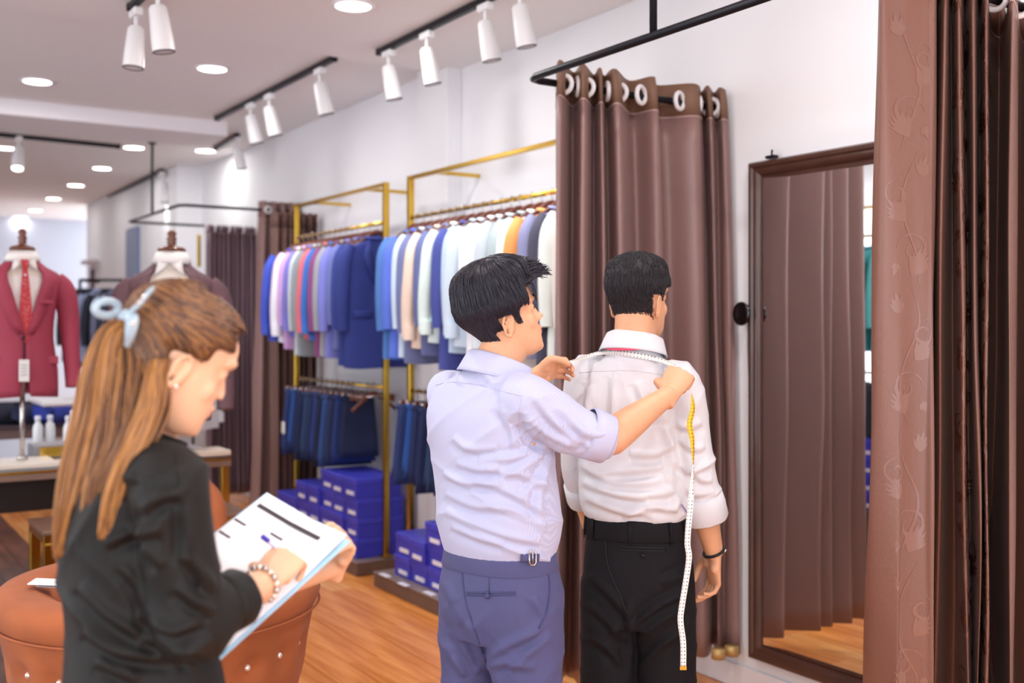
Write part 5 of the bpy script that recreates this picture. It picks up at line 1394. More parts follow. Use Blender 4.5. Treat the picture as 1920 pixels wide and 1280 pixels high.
# ------------------------------------------------------------------ the customer
psi2 = math.radians(16); s2 = SV(math.cos(psi2), -math.sin(psi2)); f2 = SV(math.sin(psi2), math.cos(psi2)); T2 = 3.12
def C2(u, v, t=T2): return P(u, v, t)
h2 = Head(C2(1198, 562, 3.12), math.radians(44), math.radians(2), 1.0)
body = MB(); add_head(body, h2)
body.tube([h2(V(-.012, 0, -.03)), h2(V(-.022, 0, -.09)), C2(1190, 640), C2(1188, 668)], [(.062, .064), (.060, .064), (.064, .066), (.078, .074)], n=24, side=s2, sub=3)
body.loft(rings_psi(smooth_rings([(C2(1196, 1120), .125, .10), (C2(1196, 1060), .135, .105), (C2(1192, 980), .130, .095), (C2(1186, 900), .145, .105), (C2(1182, 800), .155, .105), (C2(1184, 745), .145, .09), (C2(1187, 700), .095, .068), (C2(1188, 672), .06, .06)]), psi2))
sh2R = C2(1272, 712, 3.05); el2R = C2(1302, 880, 3.06); wr2R = C2(1340, 1040, 3.12)
sh2L = C2(1100, 706, 3.18); el2L = C2(1086, 870, 3.24); wr2L = C2(1112, 1000, 3.38)
body.tube([sh2R+V(0, 0, -.02), sh2R.lerp(el2R, .5), el2R, el2R.lerp(wr2R, .3), el2R.lerp(wr2R, .7), wr2R], [.044, .046, .042, .044, .034, .026], n=20, sub=3)
body.tube([sh2L+V(0, 0, -.02), sh2L.lerp(el2L, .5), el2L, el2L.lerp(wr2L, .3), el2L.lerp(wr2L, .7), wr2L], [.044, .046, .042, .044, .034, .026], n=20, sub=3)
hand(body, wr2R, SV(.02, .15, -1), SV(-1, -.25, 0), True, curl=(.50, .75, .45), fcurl=(.6, .8, 1.0, 1.1), sc=1.0, thumb=(.35, .1))
hand(body, wr2L, SV(.15, .25, -1), SV(.9, .2, .2), False, curl=(.45, .6, .4))
hip2 = C2(1196, 1085); legs2 = []
for sg in (-1, 1):
    top_ = hip2+s2*sg*.078+V(0, 0, -.02); kn = Vector((top_.x, top_.y, .50))+s2*sg*.008; an = Vector((kn.x, kn.y, .08))+s2*sg*.01
    legs2.append((top_, kn, an)); body.tube([top_, top_.lerp(kn, .5), kn, kn.lerp(an, .35), an], [.085, .072, .054, .056, .036], n=24, sub=4, side=s2)
    body.tube([an, an+f2*.05+V(0, 0, -.04), an+f2*.14+V(0, 0, -.055), an+f2*.18+V(0, 0, -.058)], [.034, .034, (.042, .022), (.03, .016)], n=14, side=s2)
cust, surf2 = person('p2', 'man with cropped black hair in a white shirt and black trousers being measured', V(hip2.x, hip2.y, 0), .0032, body, M_skin)
face_parts(h2, cust, '#B9705F', '#1C1719')
def thick2(a, z):
    aa = abs(a)
    front = sm01(aa, .70, .85) if z > .035 else sm01(aa, 1.20, 1.34)
    if z > .072: front = 1
    if z < -.005: front = sm01(aa, 1.66, 1.78)
    low = sm01(z, -.112, -.096) if aa > 2.3 else (sm01(z, -.085, -.065) if aa > 1.9 else sm01(z, -.05, -.03))
    ear = 0 if (1.40 < aa < 1.82 and z < .014) else 1
    vol = .0025+.008*sm01(z, -.02, .06)+.012*sm01(z, .06, .10)
    m_ = front*low*ear; return vol*m_-.01*(1-m_)
fd = hair_cap(h2, lambda a, z: min(thick2(a, z), .0022), a_noise=.0, seed=4)
fd.build('faded_hair', mat('faded_hair', '#4A3C3A', .8, bump=.5, bscale=300, col2='#382E30', vscale=60), cust)
hc = hair_cap(h2, lambda a, z: thick2(a, z)-.006*(1-sm01(z, -.02, .03)), a_noise=.002, seed=4)
def flow2(a, z, ph):
    sg = 1 if a > 0 else -1
    return (-sg*(.8+.3*ph), .0+.3*ph) if z > .08 else (-sg*.15, -1)
hair_strands(h2, thick2, flow2, 5200, lambda a, z: .016 if z < .02 else .026 if z < .06 else .045, 21, rad=.0006, lift=.0022, mbh=hc)
M_hair2 = mat('cropped_black_hair', '#27242A', .6, bump=.5, bscale=160)
nt = M_hair2.node_tree
hc.build('hair', M_hair2, cust)
M_sh2 = mat('white_poplin', '#D6D6DC', .75, bump=.05, bscale=500)
sb = MB()
sb.loft(rings_psi(smooth_rings([(C2(1192, 972), .142, .112), (C2(1191, 955), .158, .128), (C2(1190, 920), .166, .136), (C2(1187, 870), .162, .128), (C2(1182, 800), .170, .128), (C2(1180, 755), .172, .118), (C2(1182, 718), .155, .10), (C2(1185, 692), .125, .088), (C2(1188, 668), .085, .083), (C2(1189, 645), .072, .074)]), psi2))
sb.tube([sh2R-s2*.03+V(0, 0, -.004), sh2R+V(0, 0, -.012), sh2R.lerp(el2R, .5), el2R, el2R.lerp(wr2R, .38), el2R.lerp(wr2R, .52)], [.058, (.062, .066), (.062, .066), (.058, .062), (.058, .060), (.058, .058)], n=26, sub=4)
sb.tube([sh2L+s2*.03, sh2L, sh2L.lerp(el2L, .5), el2L, el2L.lerp(wr2L, .38), el2L.lerp(wr2L, .52)], [.066, .066, .064, .058, .055, .052], n=24, sub=4)
def disp3(co, no):
    a, b, z = st(co)
    low = np.clip((1.30-z)/.22, 0, 1); arm = np.clip((a-.44)/.05, 0, 1)
    d = .007*low*ridge(z*22+.9*np.sin(a*13+z*5)+.5*np.sin(b*15)+a*4)*(.5+.5*np.sin(a*10-z*9))*(1-arm)
    d += .007*arm*ridge(z*20-a*14+np.sin(z*17)*.8)*np.clip((1.42-z)/.1, 0, 1)
    d += .005*ridge(a*16+z*9+np.sin(z*6)*1.5)*np.clip((z-1.2)/.1, 0, 1)
    return d-.002+creases(co, no, [[(1092, 902), (1150, 925), (1215, 938)], [(1098, 932), (1160, 956), (1225, 964)], [(1085, 868), (1140, 900), (1200, 905), (1252, 893)],
        [(1105, 885), (1180, 882), (1245, 874)], [(1120, 915), (1190, 928), (1265, 922)], [(1248, 800), (1262, 850), (1256, 905)], [(1296, 882), (1318, 898), (1336, 900)],
        [(1276, 900), (1300, 925), (1338, 918)], [(1266, 860), (1290, 880), (1330, 868)], [(1106, 720), (1102, 770), (1108, 822)], [(1195, 716), (1212, 760), (1238, 792)],
        [(1228, 735), (1246, 792)], [(1150, 706), (1148, 800)], [(1180, 850), (1230, 850), (1262, 832)], [(1262, 792), (1290, 800), (1315, 790)], [(1275, 930), (1262, 960)], [(1080, 790), (1074, 850)],
        [(1168, 975), (1210, 950), (1270, 955)], [(1270, 820), (1300, 840), (1322, 836)]], .0090, 8.0)
me = remesh(sb, .0046, 4, disp3); S3 = Surf(me); shirt2 = attach(me, 'shirt', M_sh2, cust)
collar_band(h2, C2(1188, 653), math.radians(34), (.068, .070), M_sh2, cust, tilt=.020, height=.036, lean=.25)
strip_on(S3, [(1086, 698), (1120, 696), (1180, 694), (1240, 702), (1270, 712)], .0014, 'yoke_seam', M_sh2, shirt2, .0005)
strip_on(S3, [(1150, 697), (1149, 740), (1146, 800)], .002, 'box_pleat', M_sh2, shirt2, .0005)
a34 = math.radians(34); s34 = SV(math.cos(a34), -math.sin(a34)); f34 = SV(math.sin(a34), math.cos(a34))
pk = [C2(1188, 654)+s34*.1025*math.cos(-PI/2+.12+x)+f34*.103*math.sin(-PI/2+.12+x)+V(0, 0, .001) for x in (-.55, -.3, 0, .3, .55)]
MB().tube(pk, [(.001, .001), (.003, .0015), (.004, .002), (.003, .0015), (.001, .001)], n=8, sub=3, side=(0, 0, 1)).build('collar_lining', mat('rose_red_ribbon', '#D8506C', .6), cust)
dd = (wr2R-el2R).normalized(); c0_ = el2R+dd*.075; c1_ = el2R+dd*.155
def cuff_on(c0_, c1_, r0, r1, m, root, name='rolled_cuff'):
    axs = (c1_-c0_).normalized(); x_ = axs.orthogonal().normalized(); y_ = axs.cross(x_)
    MB().loft([[(c0_+(c1_-c0_)*q)+(x_*math.cos(2*PI*k/32)+y_*math.sin(2*PI*k/32))*r_*(1+.02*math.sin(k*1.3+q*4)) for k in range(32)] for q, r_ in ((0, r0-.006), (.03, r0), (.4, (r0+r1)/2+.001), (.97, r1), (1.02, r1-.003), (.9, r1-.010))], cap=False).build(name, m, root)
cuff_on(c0_, c1_, .0635, .066, M_sh2, cust)
dl_ = (wr2L-el2L).normalized(); cuff_on(el2L+dl_*.07, el2L+dl_*.14, .060, .060, M_sh2, cust)
strip_on(S3, [(1275, 945), (1288, 962), (1306, 975)], .002, 'cuff_piping', mat('violet_piping', '#8C86C4', .6), cust, .006)
# black cord bracelet
bd = (wr2R-el2R).normalized(); MB().torus(wr2R-bd*.012, .031, .0042, bd+SV(.15, 0, 0)).build('cord_bracelet', mat('black_cord'), cust)
MB().ell(wr2R-bd*.012+SV(.030, -.012, .004), (.006, .006, .006), n=10, m=6).build('bracelet_clasp', M_steel, cust)
M_tr2 = mat('black_wool', '#17161A', .8, spec=.25, bump=.08, bscale=420, sheen=0, var=.05, vscale=14)
tb = MB()
tb.loft(rings_psi(smooth_rings([(C2(1196, 1165), .150, .115), (C2(1197, 1120), .162, .130), (C2(1197, 1070), .162, .130), (C2(1194, 1010), .150, .118), (C2(1193, 975), .144, .110), (C2(1192, 962), .143, .108)]), psi2))
for top_, kn, an in legs2:
    tb.tube([top_+V(0, 0, .02), top_+V(0, 0, -.10), top_.lerp(kn, .55), kn, kn.lerp(an, .5), an+V(0, 0, -.01)], [(.088, .11), (.092, .112), (.088, .100), (.084, .090), (.080, .085), (.078, .08)], n=28, sub=4, side=s2)
def disp4(co, no):
    a, b, z = st(co)
    return creases(co, no, [[(1106, 1078), (1150, 1120), (1180, 1160)], [(1292, 1108), (1230, 1138), (1186, 1180)], [(1288, 1140), (1235, 1165), (1190, 1202)], [(1102, 1130), (1140, 1165), (1172, 1202)],
        [(1284, 1076), (1240, 1092)], [(1104, 1190), (1140, 1215), (1170, 1250)], [(1280, 1180), (1240, 1210), (1200, 1250)], [(1178, 1120), (1182, 1190), (1180, 1275)]], .009, 8)+.0035*ridge(z*17+np.abs(a-.37)*20+np.sin(z*11+a*9)*1.0)*np.clip((.95-z)/.15, 0, 1)*(.6+.4*np.sin(a*13+z*7))+.003*ridge(z*31-a*18)*np.clip((.8-z)/.1, 0, 1)-.001
me = remesh(tb, .006, 4, disp4); S4 = Surf(me); trou2 = attach(me, 'trousers', M_tr2, cust)
MB().loft(rings_psi([(C2(1194, 1002), .152, .120), (C2(1194, 1000), .1545, .1225), (C2(1193, 972), .1485, .115), (C2(1193, 964), .1475, .114), (C2(1193, 964), .142, .108)], psi2, n=48), cap=False).build('waistband', M_tr2, cust)
for aa in (-2.75, -2.35, -1.57, -.8, -.35):
    c1, s1 = math.cos(aa), math.sin(aa)
    q = lambda u_, v_, w_, d_: C2(u_, v_)+s2*w_*math.copysign(abs(c1)**.86, c1)+f2*d_*math.copysign(abs(s1)**.86, s1)
    MB().tube([q(1193, 966, .152, .118), q(1194, 985, .156, .122), q(1194, 1005, .156, .123)], [(.0055, .002)]*3, n=8, side=s2*math.cos(aa+PI/2)+f2*math.sin(aa+PI/2)).build('belt_loop', M_tr2, cust)
M_tr2d = mat('black_seam', '#121116', .6)
strip_on(S4, [(1160, 1024), (1200, 1026), (1250, 1027)], .0022, 'pocket_welt', M_tr2d, trou2)
strip_on(S4, [(1160, 1030), (1200, 1032), (1250, 1033)], .0018, 'pocket_welt', M_tr2d, trou2)
p = S4.hit(1206, 1041, .003)
if p: MB().ell(p, (.006, .006, .006)).build('pocket_button', M_tr2d, trou2)
strip_on(S4, [(1135, 1005), (1140, 1060), (1160, 1110), (1176, 1150)], .0016, 'seat_seam', M_tr2d, trou2)
for _, _, an in legs2: shoe(an, f2, s2, cust, M_shoe)

# tape measure
M_tape = mat('tape_white', '#F3F0EC', .45); M_tapey = mat('tape_yellow', '#F0C419', .4); M_tick = mat('tape_print', '#6A6870', .6)
tp = thing('tape_measure', "white and yellow tailor's tape held across the customer's shoulders", 'tape measure', C2(1190, 668))
def ribbon(pts, sides, w_, nm, m, root, ticks=True, th=.0009):
    n = len(pts); rows_a = [p-s_*w_/2 for p, s_ in zip(pts, sides)]; rows_b = [p+s_*w_/2 for p, s_ in zip(pts, sides)]
    MB().sheet([rows_a, rows_b]).build(nm, m, root, solid=th)
    if ticks:
        tk = MB(); acc = 0
        for i in range(n-1):
            seg = (pts[i+1]-pts[i]); l = seg.length; d = seg.normalized(); k = acc
            while k < l:
                p = pts[i]+d*k; s_ = sides[i]; nn = d.cross(s_).normalized()
                for sgn in (1, -1):
                    o = nn*.0011*sgn
                    tk.add([p-s_*w_*.48+o-d*.0006, p-s_*w_*.48+o+d*.0006, p-s_*w_*.18+o+d*.0006, p-s_*w_*.18+o-d*.0006], [(0, 1, 2, 3)])
                    tk.add([p+s_*w_*.08+o-d*.0015, p+s_*w_*.08+o+d*.0015, p+s_*w_*.30+o+d*.0015, p+s_*w_*.30+o-d*.0015], [(0, 1, 2, 3)])
                k += .010
            acc = k-l
        o = tk.build('printed_marks', M_tick, root, smooth=False); o['kind'] = 'stuff'
def Sdepth(p): return SN*p.x+CS*p.y
uvs = [(1096, 676), (1115, 667), (1140, 661), (1170, 662), (1205, 668), (1235, 678), (1256, 686)]
mid = [S3.hitn(u, v, .005) for u, v in catmull(uvs, 4)]; mid = [p for p in mid if p]
nrm = [mid[0][1]]*2+[p[1] for p in mid]+[mid[-1][1]]
pth = [C2(1068, 681, 3.06), C2(1082, 680, 3.06)]+[p[0] for p in mid]+[C2(1264, 686, 2.97)]
for _ in range(8):
    pth = [pth[0]]+[(pth[i-1]+pth[i]*2+pth[i+1])/4 for i in range(1, len(pth)-1)]+[pth[-1]]
    nrm = [nrm[0]]+[(nrm[i-1]+nrm[i]*2+nrm[i+1]).normalized() for i in range(1, len(nrm)-1)]+[nrm[-1]]
pth = [p+n*.004 for p, n in zip(pth, nrm)]
sds = []
for i in range(len(pth)):
    d = (pth[min(i+1, len(pth)-1)]-pth[max(0, i-1)]).normalized(); sds.append(nrm[i].cross(d).normalized())
ribbon(pth, sds, .018, 'tape_band', M_tape, tp)
yl = [P(1297, 738, 2.925), P(1299, 765, 2.92), P(1293, 795, 2.915), P(1298, 825, 2.915), P(1300, 870, 2.915)]
yl = [Vector(x) for x in catmull([tuple(p) for p in yl], 5)]
n_ = len(yl); sides = [SV(math.cos(1.35-1.0*math.sin(PI*i/(n_-1))), math.sin(1.35-1.0*math.sin(PI*i/(n_-1)))) for i in range(n_)]
ribbon(yl, sides, .017, 'yellow_back', M_tapey, tp)
wl = [P(1300, 870, 2.915), P(1298, 905, 2.91), P(1295, 945, 2.905), P(1291, 985, 2.90), P(1289, 1020, 2.90), P(1292, 1045, 2.90), P(1286, 1090, 2.90), P(1278, 1140, 2.90), P(1276, 1165, 2.90), P(1281, 1205, 2.90), P(1281, 1250, 2.90)]
wl = [Vector(x) for x in catmull([tuple(p) for p in wl], 4)]; n_ = len(wl)
sides = [SV(math.cos(max(0, 1.3-i*.16)), math.sin(max(0, 1.3-i*.16))) for i in range(n_)]
ribbon(wl, sides, .016, 'hanging_end', M_tape, tp)
MB().box(P(1281, 1252, 2.90), (.018, .003, .010), Matrix.Rotation(-YAW, 3, 'Z')).build('metal_end', M_gold, tp, smooth=False)

# ------------------------------------------------------------------ the woman with the clipboard
psi3 = math.radians(62); s3 = SV(math.cos(psi3), -math.sin(psi3)); f3 = SV(math.sin(psi3), math.cos(psi3)); T3 = 1.70
def C3(u, v, t=T3): return P(u, v, t)
h3 = Head(C3(337, 678, 1.68), math.radians(60), math.radians(-25), .88)
body = MB(); add_head(body, h3, nose=.93)
body.tube([h3(V(-.025, 0, -.035)), h3(V(-.035, 0, -.080)), C3(290, 760, 1.70), C3(268, 815, 1.70), C3(262, 845, 1.70)], [(.050, .052), (.046, .048), (.047, .048), (.055, .055), (.07, .065)], n=24, side=s3, sub=3)
body.loft(rings_psi(smooth_rings([(C3(275, 1420), .15, .11), (C3(270, 1300), .135, .10), (C3(262, 1180), .115, .085), (C3(255, 1080), .12, .09), (C3(252, 980), .125, .095), (C3(255, 900), .13, .085), (C3(260, 862), .10, .07), (C3(264, 835), .06, .055)]), psi3))
sh3R = C3(312, 905, 1.585); el3R = C3(358, 1168, 1.60); wr3R = C3(500, 1090, 1.775)
sh3L = C3(215, 905, 1.83); el3L = C3(330, 1150, 1.98); wr3L = C3(632, 1056, 2.03)
body.tube([sh3R, sh3R.lerp(el3R, .5), el3R, el3R.lerp(wr3R, .35), el3R.lerp(wr3R, .7), wr3R], [.044, .040, .035, .037, .029, .0235], n=20, sub=3)
body.tube([sh3L, sh3L.lerp(el3L, .5), el3L, el3L.lerp(wr3L, .35), el3L.lerp(wr3L, .7), wr3L], [.044, .040, .035, .037, .029, .0235], n=20, sub=3)
# clipboard geometry
qB = P(650, 1012, 1.95); qA = P(512, 932, 2.01); qC = P(410, 1228, 1.70); qD = qA+qC-qB
eU = (qB-qC).normalized(); eR = (qB-qA); eR = (eR-eU*eR.dot(eU)).normalized(); eN = eR.cross(eU).normalized()
if eN.z < 0: eN = -eN
tips3, q3 = hand(body, wr3R, (P(554, 1026, 1.855)-wr3R), -eN, True, curl=(.95, 1.0, .6), sc=.88, thumb=(.8, -.1))
tips3L, _ = hand(body, wr3L, P(650, 1000, 1.985)-wr3L, (P(560, 1040, 1.88)-P(640, 1030, 1.985)), False, curl=(.7, .8, .5), sc=.84, thumb=(.45, .3))
hip3 = C3(275, 1400)
for sg in (-1, 1):
    top_ = hip3+s3*sg*.075; kn = Vector((top_.x, top_.y, .45)); an = Vector((kn.x, kn.y, .08))
    body.tube([top_, top_.lerp(kn, .5), kn, kn.lerp(an, .35), an], [.085, .070, .050, .050, .034], n=24, sub=4, side=s3)
    body.tube([an, an+f3*.05+V(0, 0, -.04), an+f3*.13+V(0, 0, -.055), an+f3*.16+V(0, 0, -.058)], [.032, .032, (.038, .02), (.028, .015)], n=14, side=s3)
woman, surf3 = person('p3', 'woman with long golden brown hair in a black shirt writing on a clipboard', V(hip3.x, hip3.y, 0), .0032, body, M_skin2)
face_parts(h3, woman, '#C4697A', '#6A4A3A')
for k, (p, dd) in enumerate(tips3L[:4]):
    if k < 3: MB().ell(p+dd*.006+SV(-.004, -.006, .002), (.006, .006, .0075)).build('fingernail', mat('yellow_nail', '#E3C21E', .25), woman)
# hair
M_hair3 = bpy.data.materials.new('golden_brown_hair'); M_hair3.use_nodes = True
nt = M_hair3.node_tree; b = nt.nodes['Principled BSDF']; b.inputs['Roughness'].default_value = .42; N = nt.nodes.new; L = nt.links.new
at = N('ShaderNodeAttribute'); at.attribute_name = 'strand'; cr = N('ShaderNodeValToRGB')
els = cr.color_ramp.elements; els[0].color = rgb('#38231B'); els[1].color = rgb('#C68C4C')
e = els.new(.35); e.color = rgb('#66432F'); e = els.new(.7); e.color = rgb('#99683A')
L(at.outputs['Fac'], cr.inputs[0]); L(cr.outputs[0], b.inputs['Base Color'])
def thick3(a, z):
    aa = abs(a)
    if z > .084: front = 1
    elif z > .045: front = sm01(aa, .62, .85)
    elif z > .008: front = sm01(aa, 1.05, 1.30)
    else: front = sm01(aa, 1.62, 1.85)
    low = sm01(z, -.10, -.08)
    ear = 0 if (1.36 < aa < 1.86 and z < .010) else 1
    vol = .006+.009*sm01(z, .0, .08)+.012*sm01(aa, 2.0, 2.8)*sm01(z, -.06, .04)
    m_ = front*low*ear; return vol*m_-.012*(1-m_)
hc = hair_cap(h3, thick3, a_noise=.003, seed=9)
hc.attr = [.30]*len(hc.v)
CL = (PI, .055)            # hair gathers at the clip
def flow3(a, z, ph):
    sg = 1 if a > 0 else -1
    return (sg*1.5, max(0, .062-z)*2.6-max(0, z-.075)*.5+.01*ph) if abs(a) < 2.9 else (0, -.2)
hair_strands(h3, thick3, flow3, 4200, lambda a, z: .75 if z > .0 else .35, 31, rad=.0012, lift=.002, mbh=hc)
hc.attr = [x*.75 for x in hc.attr]
r = random.Random(77)
def bundle(mb, ctr, N, core=True, rr=(.0010, .0022), col=(.2, 1.0), seed=1, wav=.006):
    """ctr: list of (point, ra, rb) ; strands follow the envelope"""
    r = random.Random(seed); q = catmull([tuple(c)+(ra, rb) for c, ra, rb in ctr], 4)
    cs = [Vector(x[:3]) for x in q]; ra = [x[3] for x in q]; rb = [x[4] for x in q]; side = SV(1, 0); back = SV(0, 1)
    if core: mb.loft([[c+side*math.cos(2*PI*k/16)*a_*.88+back*math.sin(2*PI*k/16)*b_*.88 for k in range(16)] for c, a_, b_ in zip(cs, ra, rb)], a=.45)
    for i in range(N):
        th = r.uniform(0, 2*PI); rad = r.uniform(.75, 1.05); ph = r.uniform(0, 6); st0 = r.choice((0, 0, 0, 1, 2, 3)); en = len(cs)-r.choice((0, 1, 2, 3)); fr = r.uniform(3, 6)
        shade = r.uniform(*col)
        pts = []
        for j in range(st0, en):
            w1 = wav*math.sin(ph+j/len(cs)*fr); pts.append(cs[j]+side*(math.cos(th)*ra[j]*rad+w1)+back*(math.sin(th)*rb[j]*rad+w1*.5))
        R_ = r.uniform(*rr); m_ = len(pts)
        mb.tube(pts, [R_*(.4+.6*math.sin(PI*min(1, .15+k/(m_-1)*.8))) for k in range(m_)], n=4, a=shade)
hb = MB()
bundle(hb, [(C3(252, 600, 1.66), .030, .030), (C3(222, 625, 1.645), .026, .028), (C3(205, 690, 1.635), .036, .026), (C3(195, 770, 1.63), .040, .026), (C3(172, 860, 1.62), .038, .024), (C3(150, 940, 1.61), .030, .018), (C3(128, 1010, 1.61), .016, .010), (C3(116, 1045, 1.61), .006, .004)], 420, seed=3, col=(.45, 1.0))
bundle(hb, [(C3(268, 650, 1.645), .040, .034), (C3(264, 715, 1.63), .040, .034), (C3(255, 770, 1.615), .044, .030), (C3(238, 830, 1.60), .036, .026), (C3(210, 890, 1.59), .030, .022), (C3(190, 960, 1.585), .022, .014), (C3(172, 1030, 1.585), .010, .006)], 440, seed=4, col=(.1, .85))
bundle(hb, [(C3(300, 672, 1.60), .008, .010), (C3(294, 705, 1.59), .010, .012), (C3(285, 760, 1.58), .014, .012), (C3(260, 820, 1.57), .014, .010), (C3(225, 890, 1.56), .012, .008), (C3(205, 960, 1.56), .008, .006), (C3(196, 1010, 1.56), .004, .003)], 90, seed=5, col=(.5, 1.0))
off = len(hc.v)
hc.v += hb.v; hc.f += [tuple(i+off for i in f) for f in hb.f]; hc.attr += hb.attr
hc.build('hair', M_hair3, woman)
# hair claw clip
M_clip = mat('pale_blue_resin', '#BCD3E2', .2, trans=.3)
ct = thing('hair_clip', "pale blue looped claw clip in the woman's hair", 'hair clip', C3(240, 590, 1.60))
MB().tube([C3(200+22*math.cos(a), 578+14*math.sin(a), 1.60+.02*math.cos(a)) for a in [2*PI*k/20 for k in range(21)]], .0062, n=10).build('loop', M_clip, ct)
MB().tube([C3(236, 592, 1.595), C3(262, 570, 1.575), C3(276, 552, 1.575), C3(287, 540, 1.585)], [(.010, .004), (.009, .004), (.009, .004), (.005, .003)], n=10, sub=4).build('claw_arm', M_clip, ct)
MB().tube([C3(228, 588, 1.595), C3(247, 596, 1.575), C3(244, 625, 1.575), C3(238, 650, 1.59)], [(.010, .004), (.010, .004), (.008, .004), (.004, .003)], n=10, sub=4).build('claw_arm', M_clip, ct)
for k, (u, v) in enumerate(((262, 567), (270, 556), (250, 606))): MB().ell(C3(u, v, 1.568), (.0035,)*3, n=8, m=6).build('rhinestone', M_cry, ct)
p = h3(V(-.006, -.083, -.046)); MB().ell(p, (.0035,)*3, n=10, m=6).build('pearl_earring', mat('pearl', '#F6EFEA', .15), woman)
# shirt of the woman
M_blk = mat('black_cotton', '#131211', .6, spec=.35, bump=.06, bscale=420, sheen=.02)
sb = MB()
sb.loft(rings_psi(smooth_rings([(C3(278, 1440), .165, .13), (C3(272, 1300), .155, .125), (C3(262, 1180), .140, .112), (C3(252, 1080), .142, .112), (C3(248, 980), .145, .112), (C3(252, 905), .145, .102), (C3(258, 865), .12, .082), (C3(262, 838), .075, .066)]), psi3))
sb.tube([sh3R-s3*.03, sh3R, sh3R.lerp(el3R, .35), sh3R.lerp(el3R, .7), el3R+V(0, 0, -.005), el3R.lerp(wr3R, .25), el3R.lerp(wr3R, .50)], [.056, (.060, .064), (.058, .064), (.056, .060), (.056, .058), (.050, .054), (.042, .044)], n=26, sub=4)
sb.tube([sh3L+s3*.03, sh3L, sh3L.lerp(el3L, .5), el3L, el3L.lerp(wr3L, .3)], [.056, .060, .058, .05, .045], n=24, sub=4)
def disp5(co, no):
    a, b, z = st(co)
    arm = np.clip((1.66-b)/.06, 0, 1)
    elb = np.exp(-((z-1.10)/.09)**2)
    d = .007*(.35+.65*elb)*ridge(z*20+a*24+np.sin(z*15+b*9)*.9)*(.55+.45*np.sin(z*19+a*11))
    d += .005*ridge(a*26-z*9+np.sin(z*8)*1.3)*np.clip((z-1.12)/.1, 0, 1)
    return d-.002+creases(co, no, [[(196, 1022), (240, 1000), (300, 992)], [(282, 955), (270, 1010), (302, 1062)], [(256, 962), (300, 932), (345, 922)], [(150, 1098), (200, 1150), (262, 1190)],
        [(160, 1180), (230, 1222), (322, 1232)], [(180, 1238), (262, 1272)], [(262, 1148), (322, 1180), (382, 1160)], [(270, 1192), (332, 1212), (400, 1198)], [(330, 1098), (372, 1130), (402, 1148)],
        [(208, 905), (252, 888)], [(320, 1240), (350, 1215), (400, 1225)], [(230, 1060), (262, 1100), (280, 1150)], [(350, 1040), (385, 1080), (398, 1110)], [(345, 930), (352, 1000), (345, 1060)]], .010, 11)
me = remesh(sb, .0046, 4, disp5); S5 = Surf(me); shirt3 = attach(me, 'shirt', M_blk, woman)
dd = (wr3R-el3R).normalized(); cuff_on(el3R.lerp(wr3R, .36), el3R.lerp(wr3R, .60), .046, .0475, M_blk, woman, 'cuff')
collar_band(h3, C3(266, 838, 1.70), math.radians(60), (.058, .056), M_blk, woman, tilt=.026, height=.030, lean=.4, fall=False)
strip_on(S5, [(330, 850), (340, 930), (352, 1010), (372, 1100)], .0016, 'sleeve_seam', M_blk, shirt3)
tb = MB()
tb.loft(rings_psi(smooth_rings([(C3(275, 1560), .165, .13), (C3(276, 1430), .160, .125), (C3(272, 1330), .135, .105)]), psi3))
for sg in (-1, 1):
    top_ = hip3+s3*sg*.08; kn = Vector((top_.x, top_.y, .45)); an = Vector((kn.x, kn.y, .09))
    tb.tube([top_, top_.lerp(kn, .5), kn, an], [(.095, .10), (.082, .088), (.068, .07), (.06, .062)], n=24, sub=4, side=s3)
    shoe(Vector((kn.x, kn.y, .08)), f3, s3, woman, M_shoe)
me = remesh(tb, .010, 3); attach(me, 'trousers', mat('black_trousers', '#1F1E22', .75), woman)
# bracelets
bd = (wr3R-el3R).normalized(); x_ = bd.orthogonal().normalized(); y_ = bd.cross(x_); wc = wr3R-bd*.012
for k in range(16):
    a = 2*PI*k/16; MB().ell(wc+(x_*math.cos(a)+y_*math.sin(a))*.0285, (.0058,)*3, n=10, m=7).build('bracelet_bead', M_steel if k % 2 else M_cry, woman)
# clipboard, sheets, writing
board = thing('clipboard', 'white and blue clipboard of papers held open by the woman', 'clipboard', (qA+qC)/2)
Rb = Matrix((eR, eU, eN)).transposed(); w_, l_ = .188, .325
cb = (qB+qC)/2-eR*w_/2
MB().box(cb-eN*.004, (w_+.012, l_+.012, .004), Rb, bev=.0015).build('board', mat('pale_blue_board', '#A9D5EE', .4), board, smooth=False)
pap = thing('form_sheet', 'white measurement form with a dark heading bar on the clipboard', 'paper', cb)
def page(off, curl, nm, m, root):
    rows_ = []
    for i in range(13):
        y = -l_/2+l_*i/12; row_ = []
        for j in range(11):
            x = -w_/2+w_*j/10; k = max(0, (x/w_+.5)-.55)*max(0, (y/l_+.5)-.55)
            row_.append(cb+Rb @ V(x, y, off+curl*k))
        rows_.append(row_)
    return MB().sheet(rows_).build(nm, m, root, solid=.0006)
M_paper = mat('white_paper', '#F6F5FA', .6)
for k in range(3): page(.0002+.0012*k, .06, 'sheet', M_paper, pap)
M_ink = mat('printed_ink', '#3A3840', .7)
zo = .0036
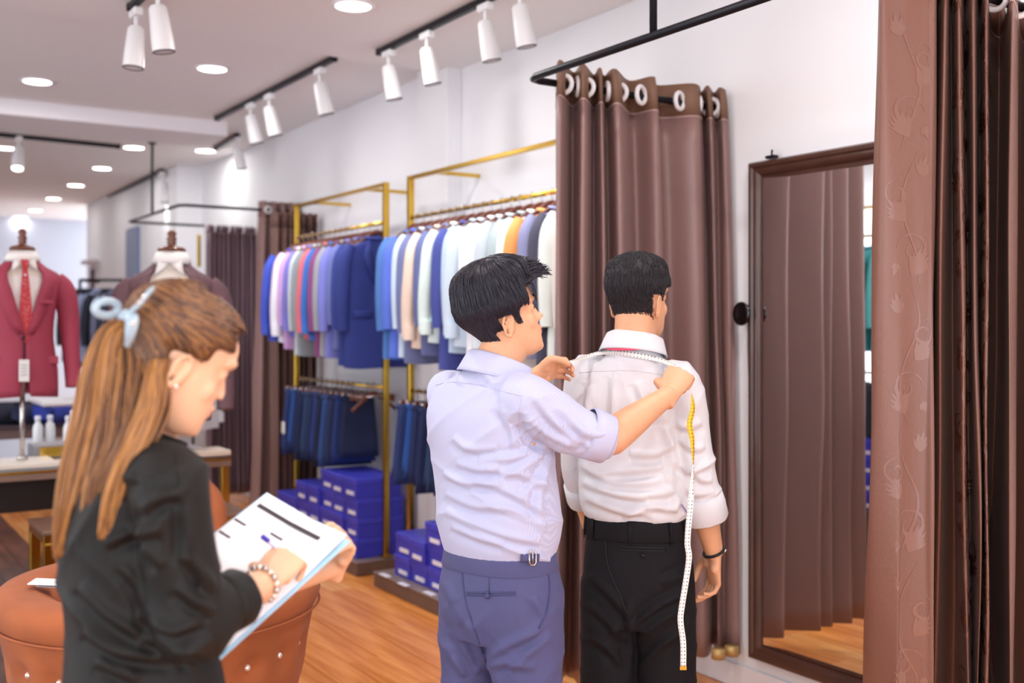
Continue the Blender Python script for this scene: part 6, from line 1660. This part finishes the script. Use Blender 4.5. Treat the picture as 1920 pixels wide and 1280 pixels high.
def on(x, y, z=.0): 
    k = max(0, (x/w_+.5)-.55)*max(0, (y/l_+.5)-.55)
    return cb+Rb @ V(x, y, zo+.06*k+z)
def ink(x0, y0, x1, y1, nm='printed_line', m=None):
    MB().sheet([[on(x0, y0), on((x0+x1)/2, y0), on(x1, y0)], [on(x0, y1), on((x0+x1)/2, y1), on(x1, y1)]]).build(nm, m or M_ink, pap, smooth=False)
def text_on(s, x, y, size, nm='lettering', m=None):
    cu_ = bpy.data.curves.new(nm, 'FONT'); cu_.body = s; cu_.size = size; cu_.align_x = 'LEFT'; cu_.extrude = .0001
    o = bpy.data.objects.new('t', cu_); COL.objects.link(o); bpy.context.view_layer.update()
    me = bpy.data.meshes.new_from_object(o.evaluated_get(bpy.context.evaluated_depsgraph_get())); bpy.data.objects.remove(o)
    M4 = Matrix.Translation(on(x, y, .0003)) @ Rb.to_4x4(); me.transform(M4); me.transform(Matrix.Translation(-wloc(pap)))
    return link(nm, me, m or M_ink, pap, smooth=False)
ink(-.085, l_/2-.040, .060, l_/2-.030, 'heading_bar')
for k, y in enumerate((.075, .035, -.005)):
    ink(-.092+(.0), y-.004, -.092+.026, y+.001)
ink(-.020, .085, .008, .090)
for k in range(5):
    ink(-.055, -.035-.02*k, -.01+.012*k, -.0356-.02*k, m=mat('light_print', '#B9B8C8', .7))
MB().tube([on(-.075, -.120, .001), on(-.060, -.112, .002)], .0016, n=6).build('ink_mark', M_ink, pap)
# pens
def pen(a, b, label, col):
    t = thing('pen', label, 'pen', (a+b)/2); d = (b-a)
    MB().tube([a, a+d*.86], .0042, n=10).build('barrel', col, t)
    MB().tube([a+d*.86, b], [.004, .0008], n=10).build('tip', M_steel, t)
    MB().tube([a-d*.03, a+d*.12], .0046, n=10).build('cap', mat('violet_blue_plastic', '#4038B8', .3), t)
tipp = on(.045, .045, .001)
pen(P(494, 1007, 1.82), P(566, 1062, 1.875), "blue and white pen in the woman's writing hand", mat('clear_pen', '#D8D6EE', .2))
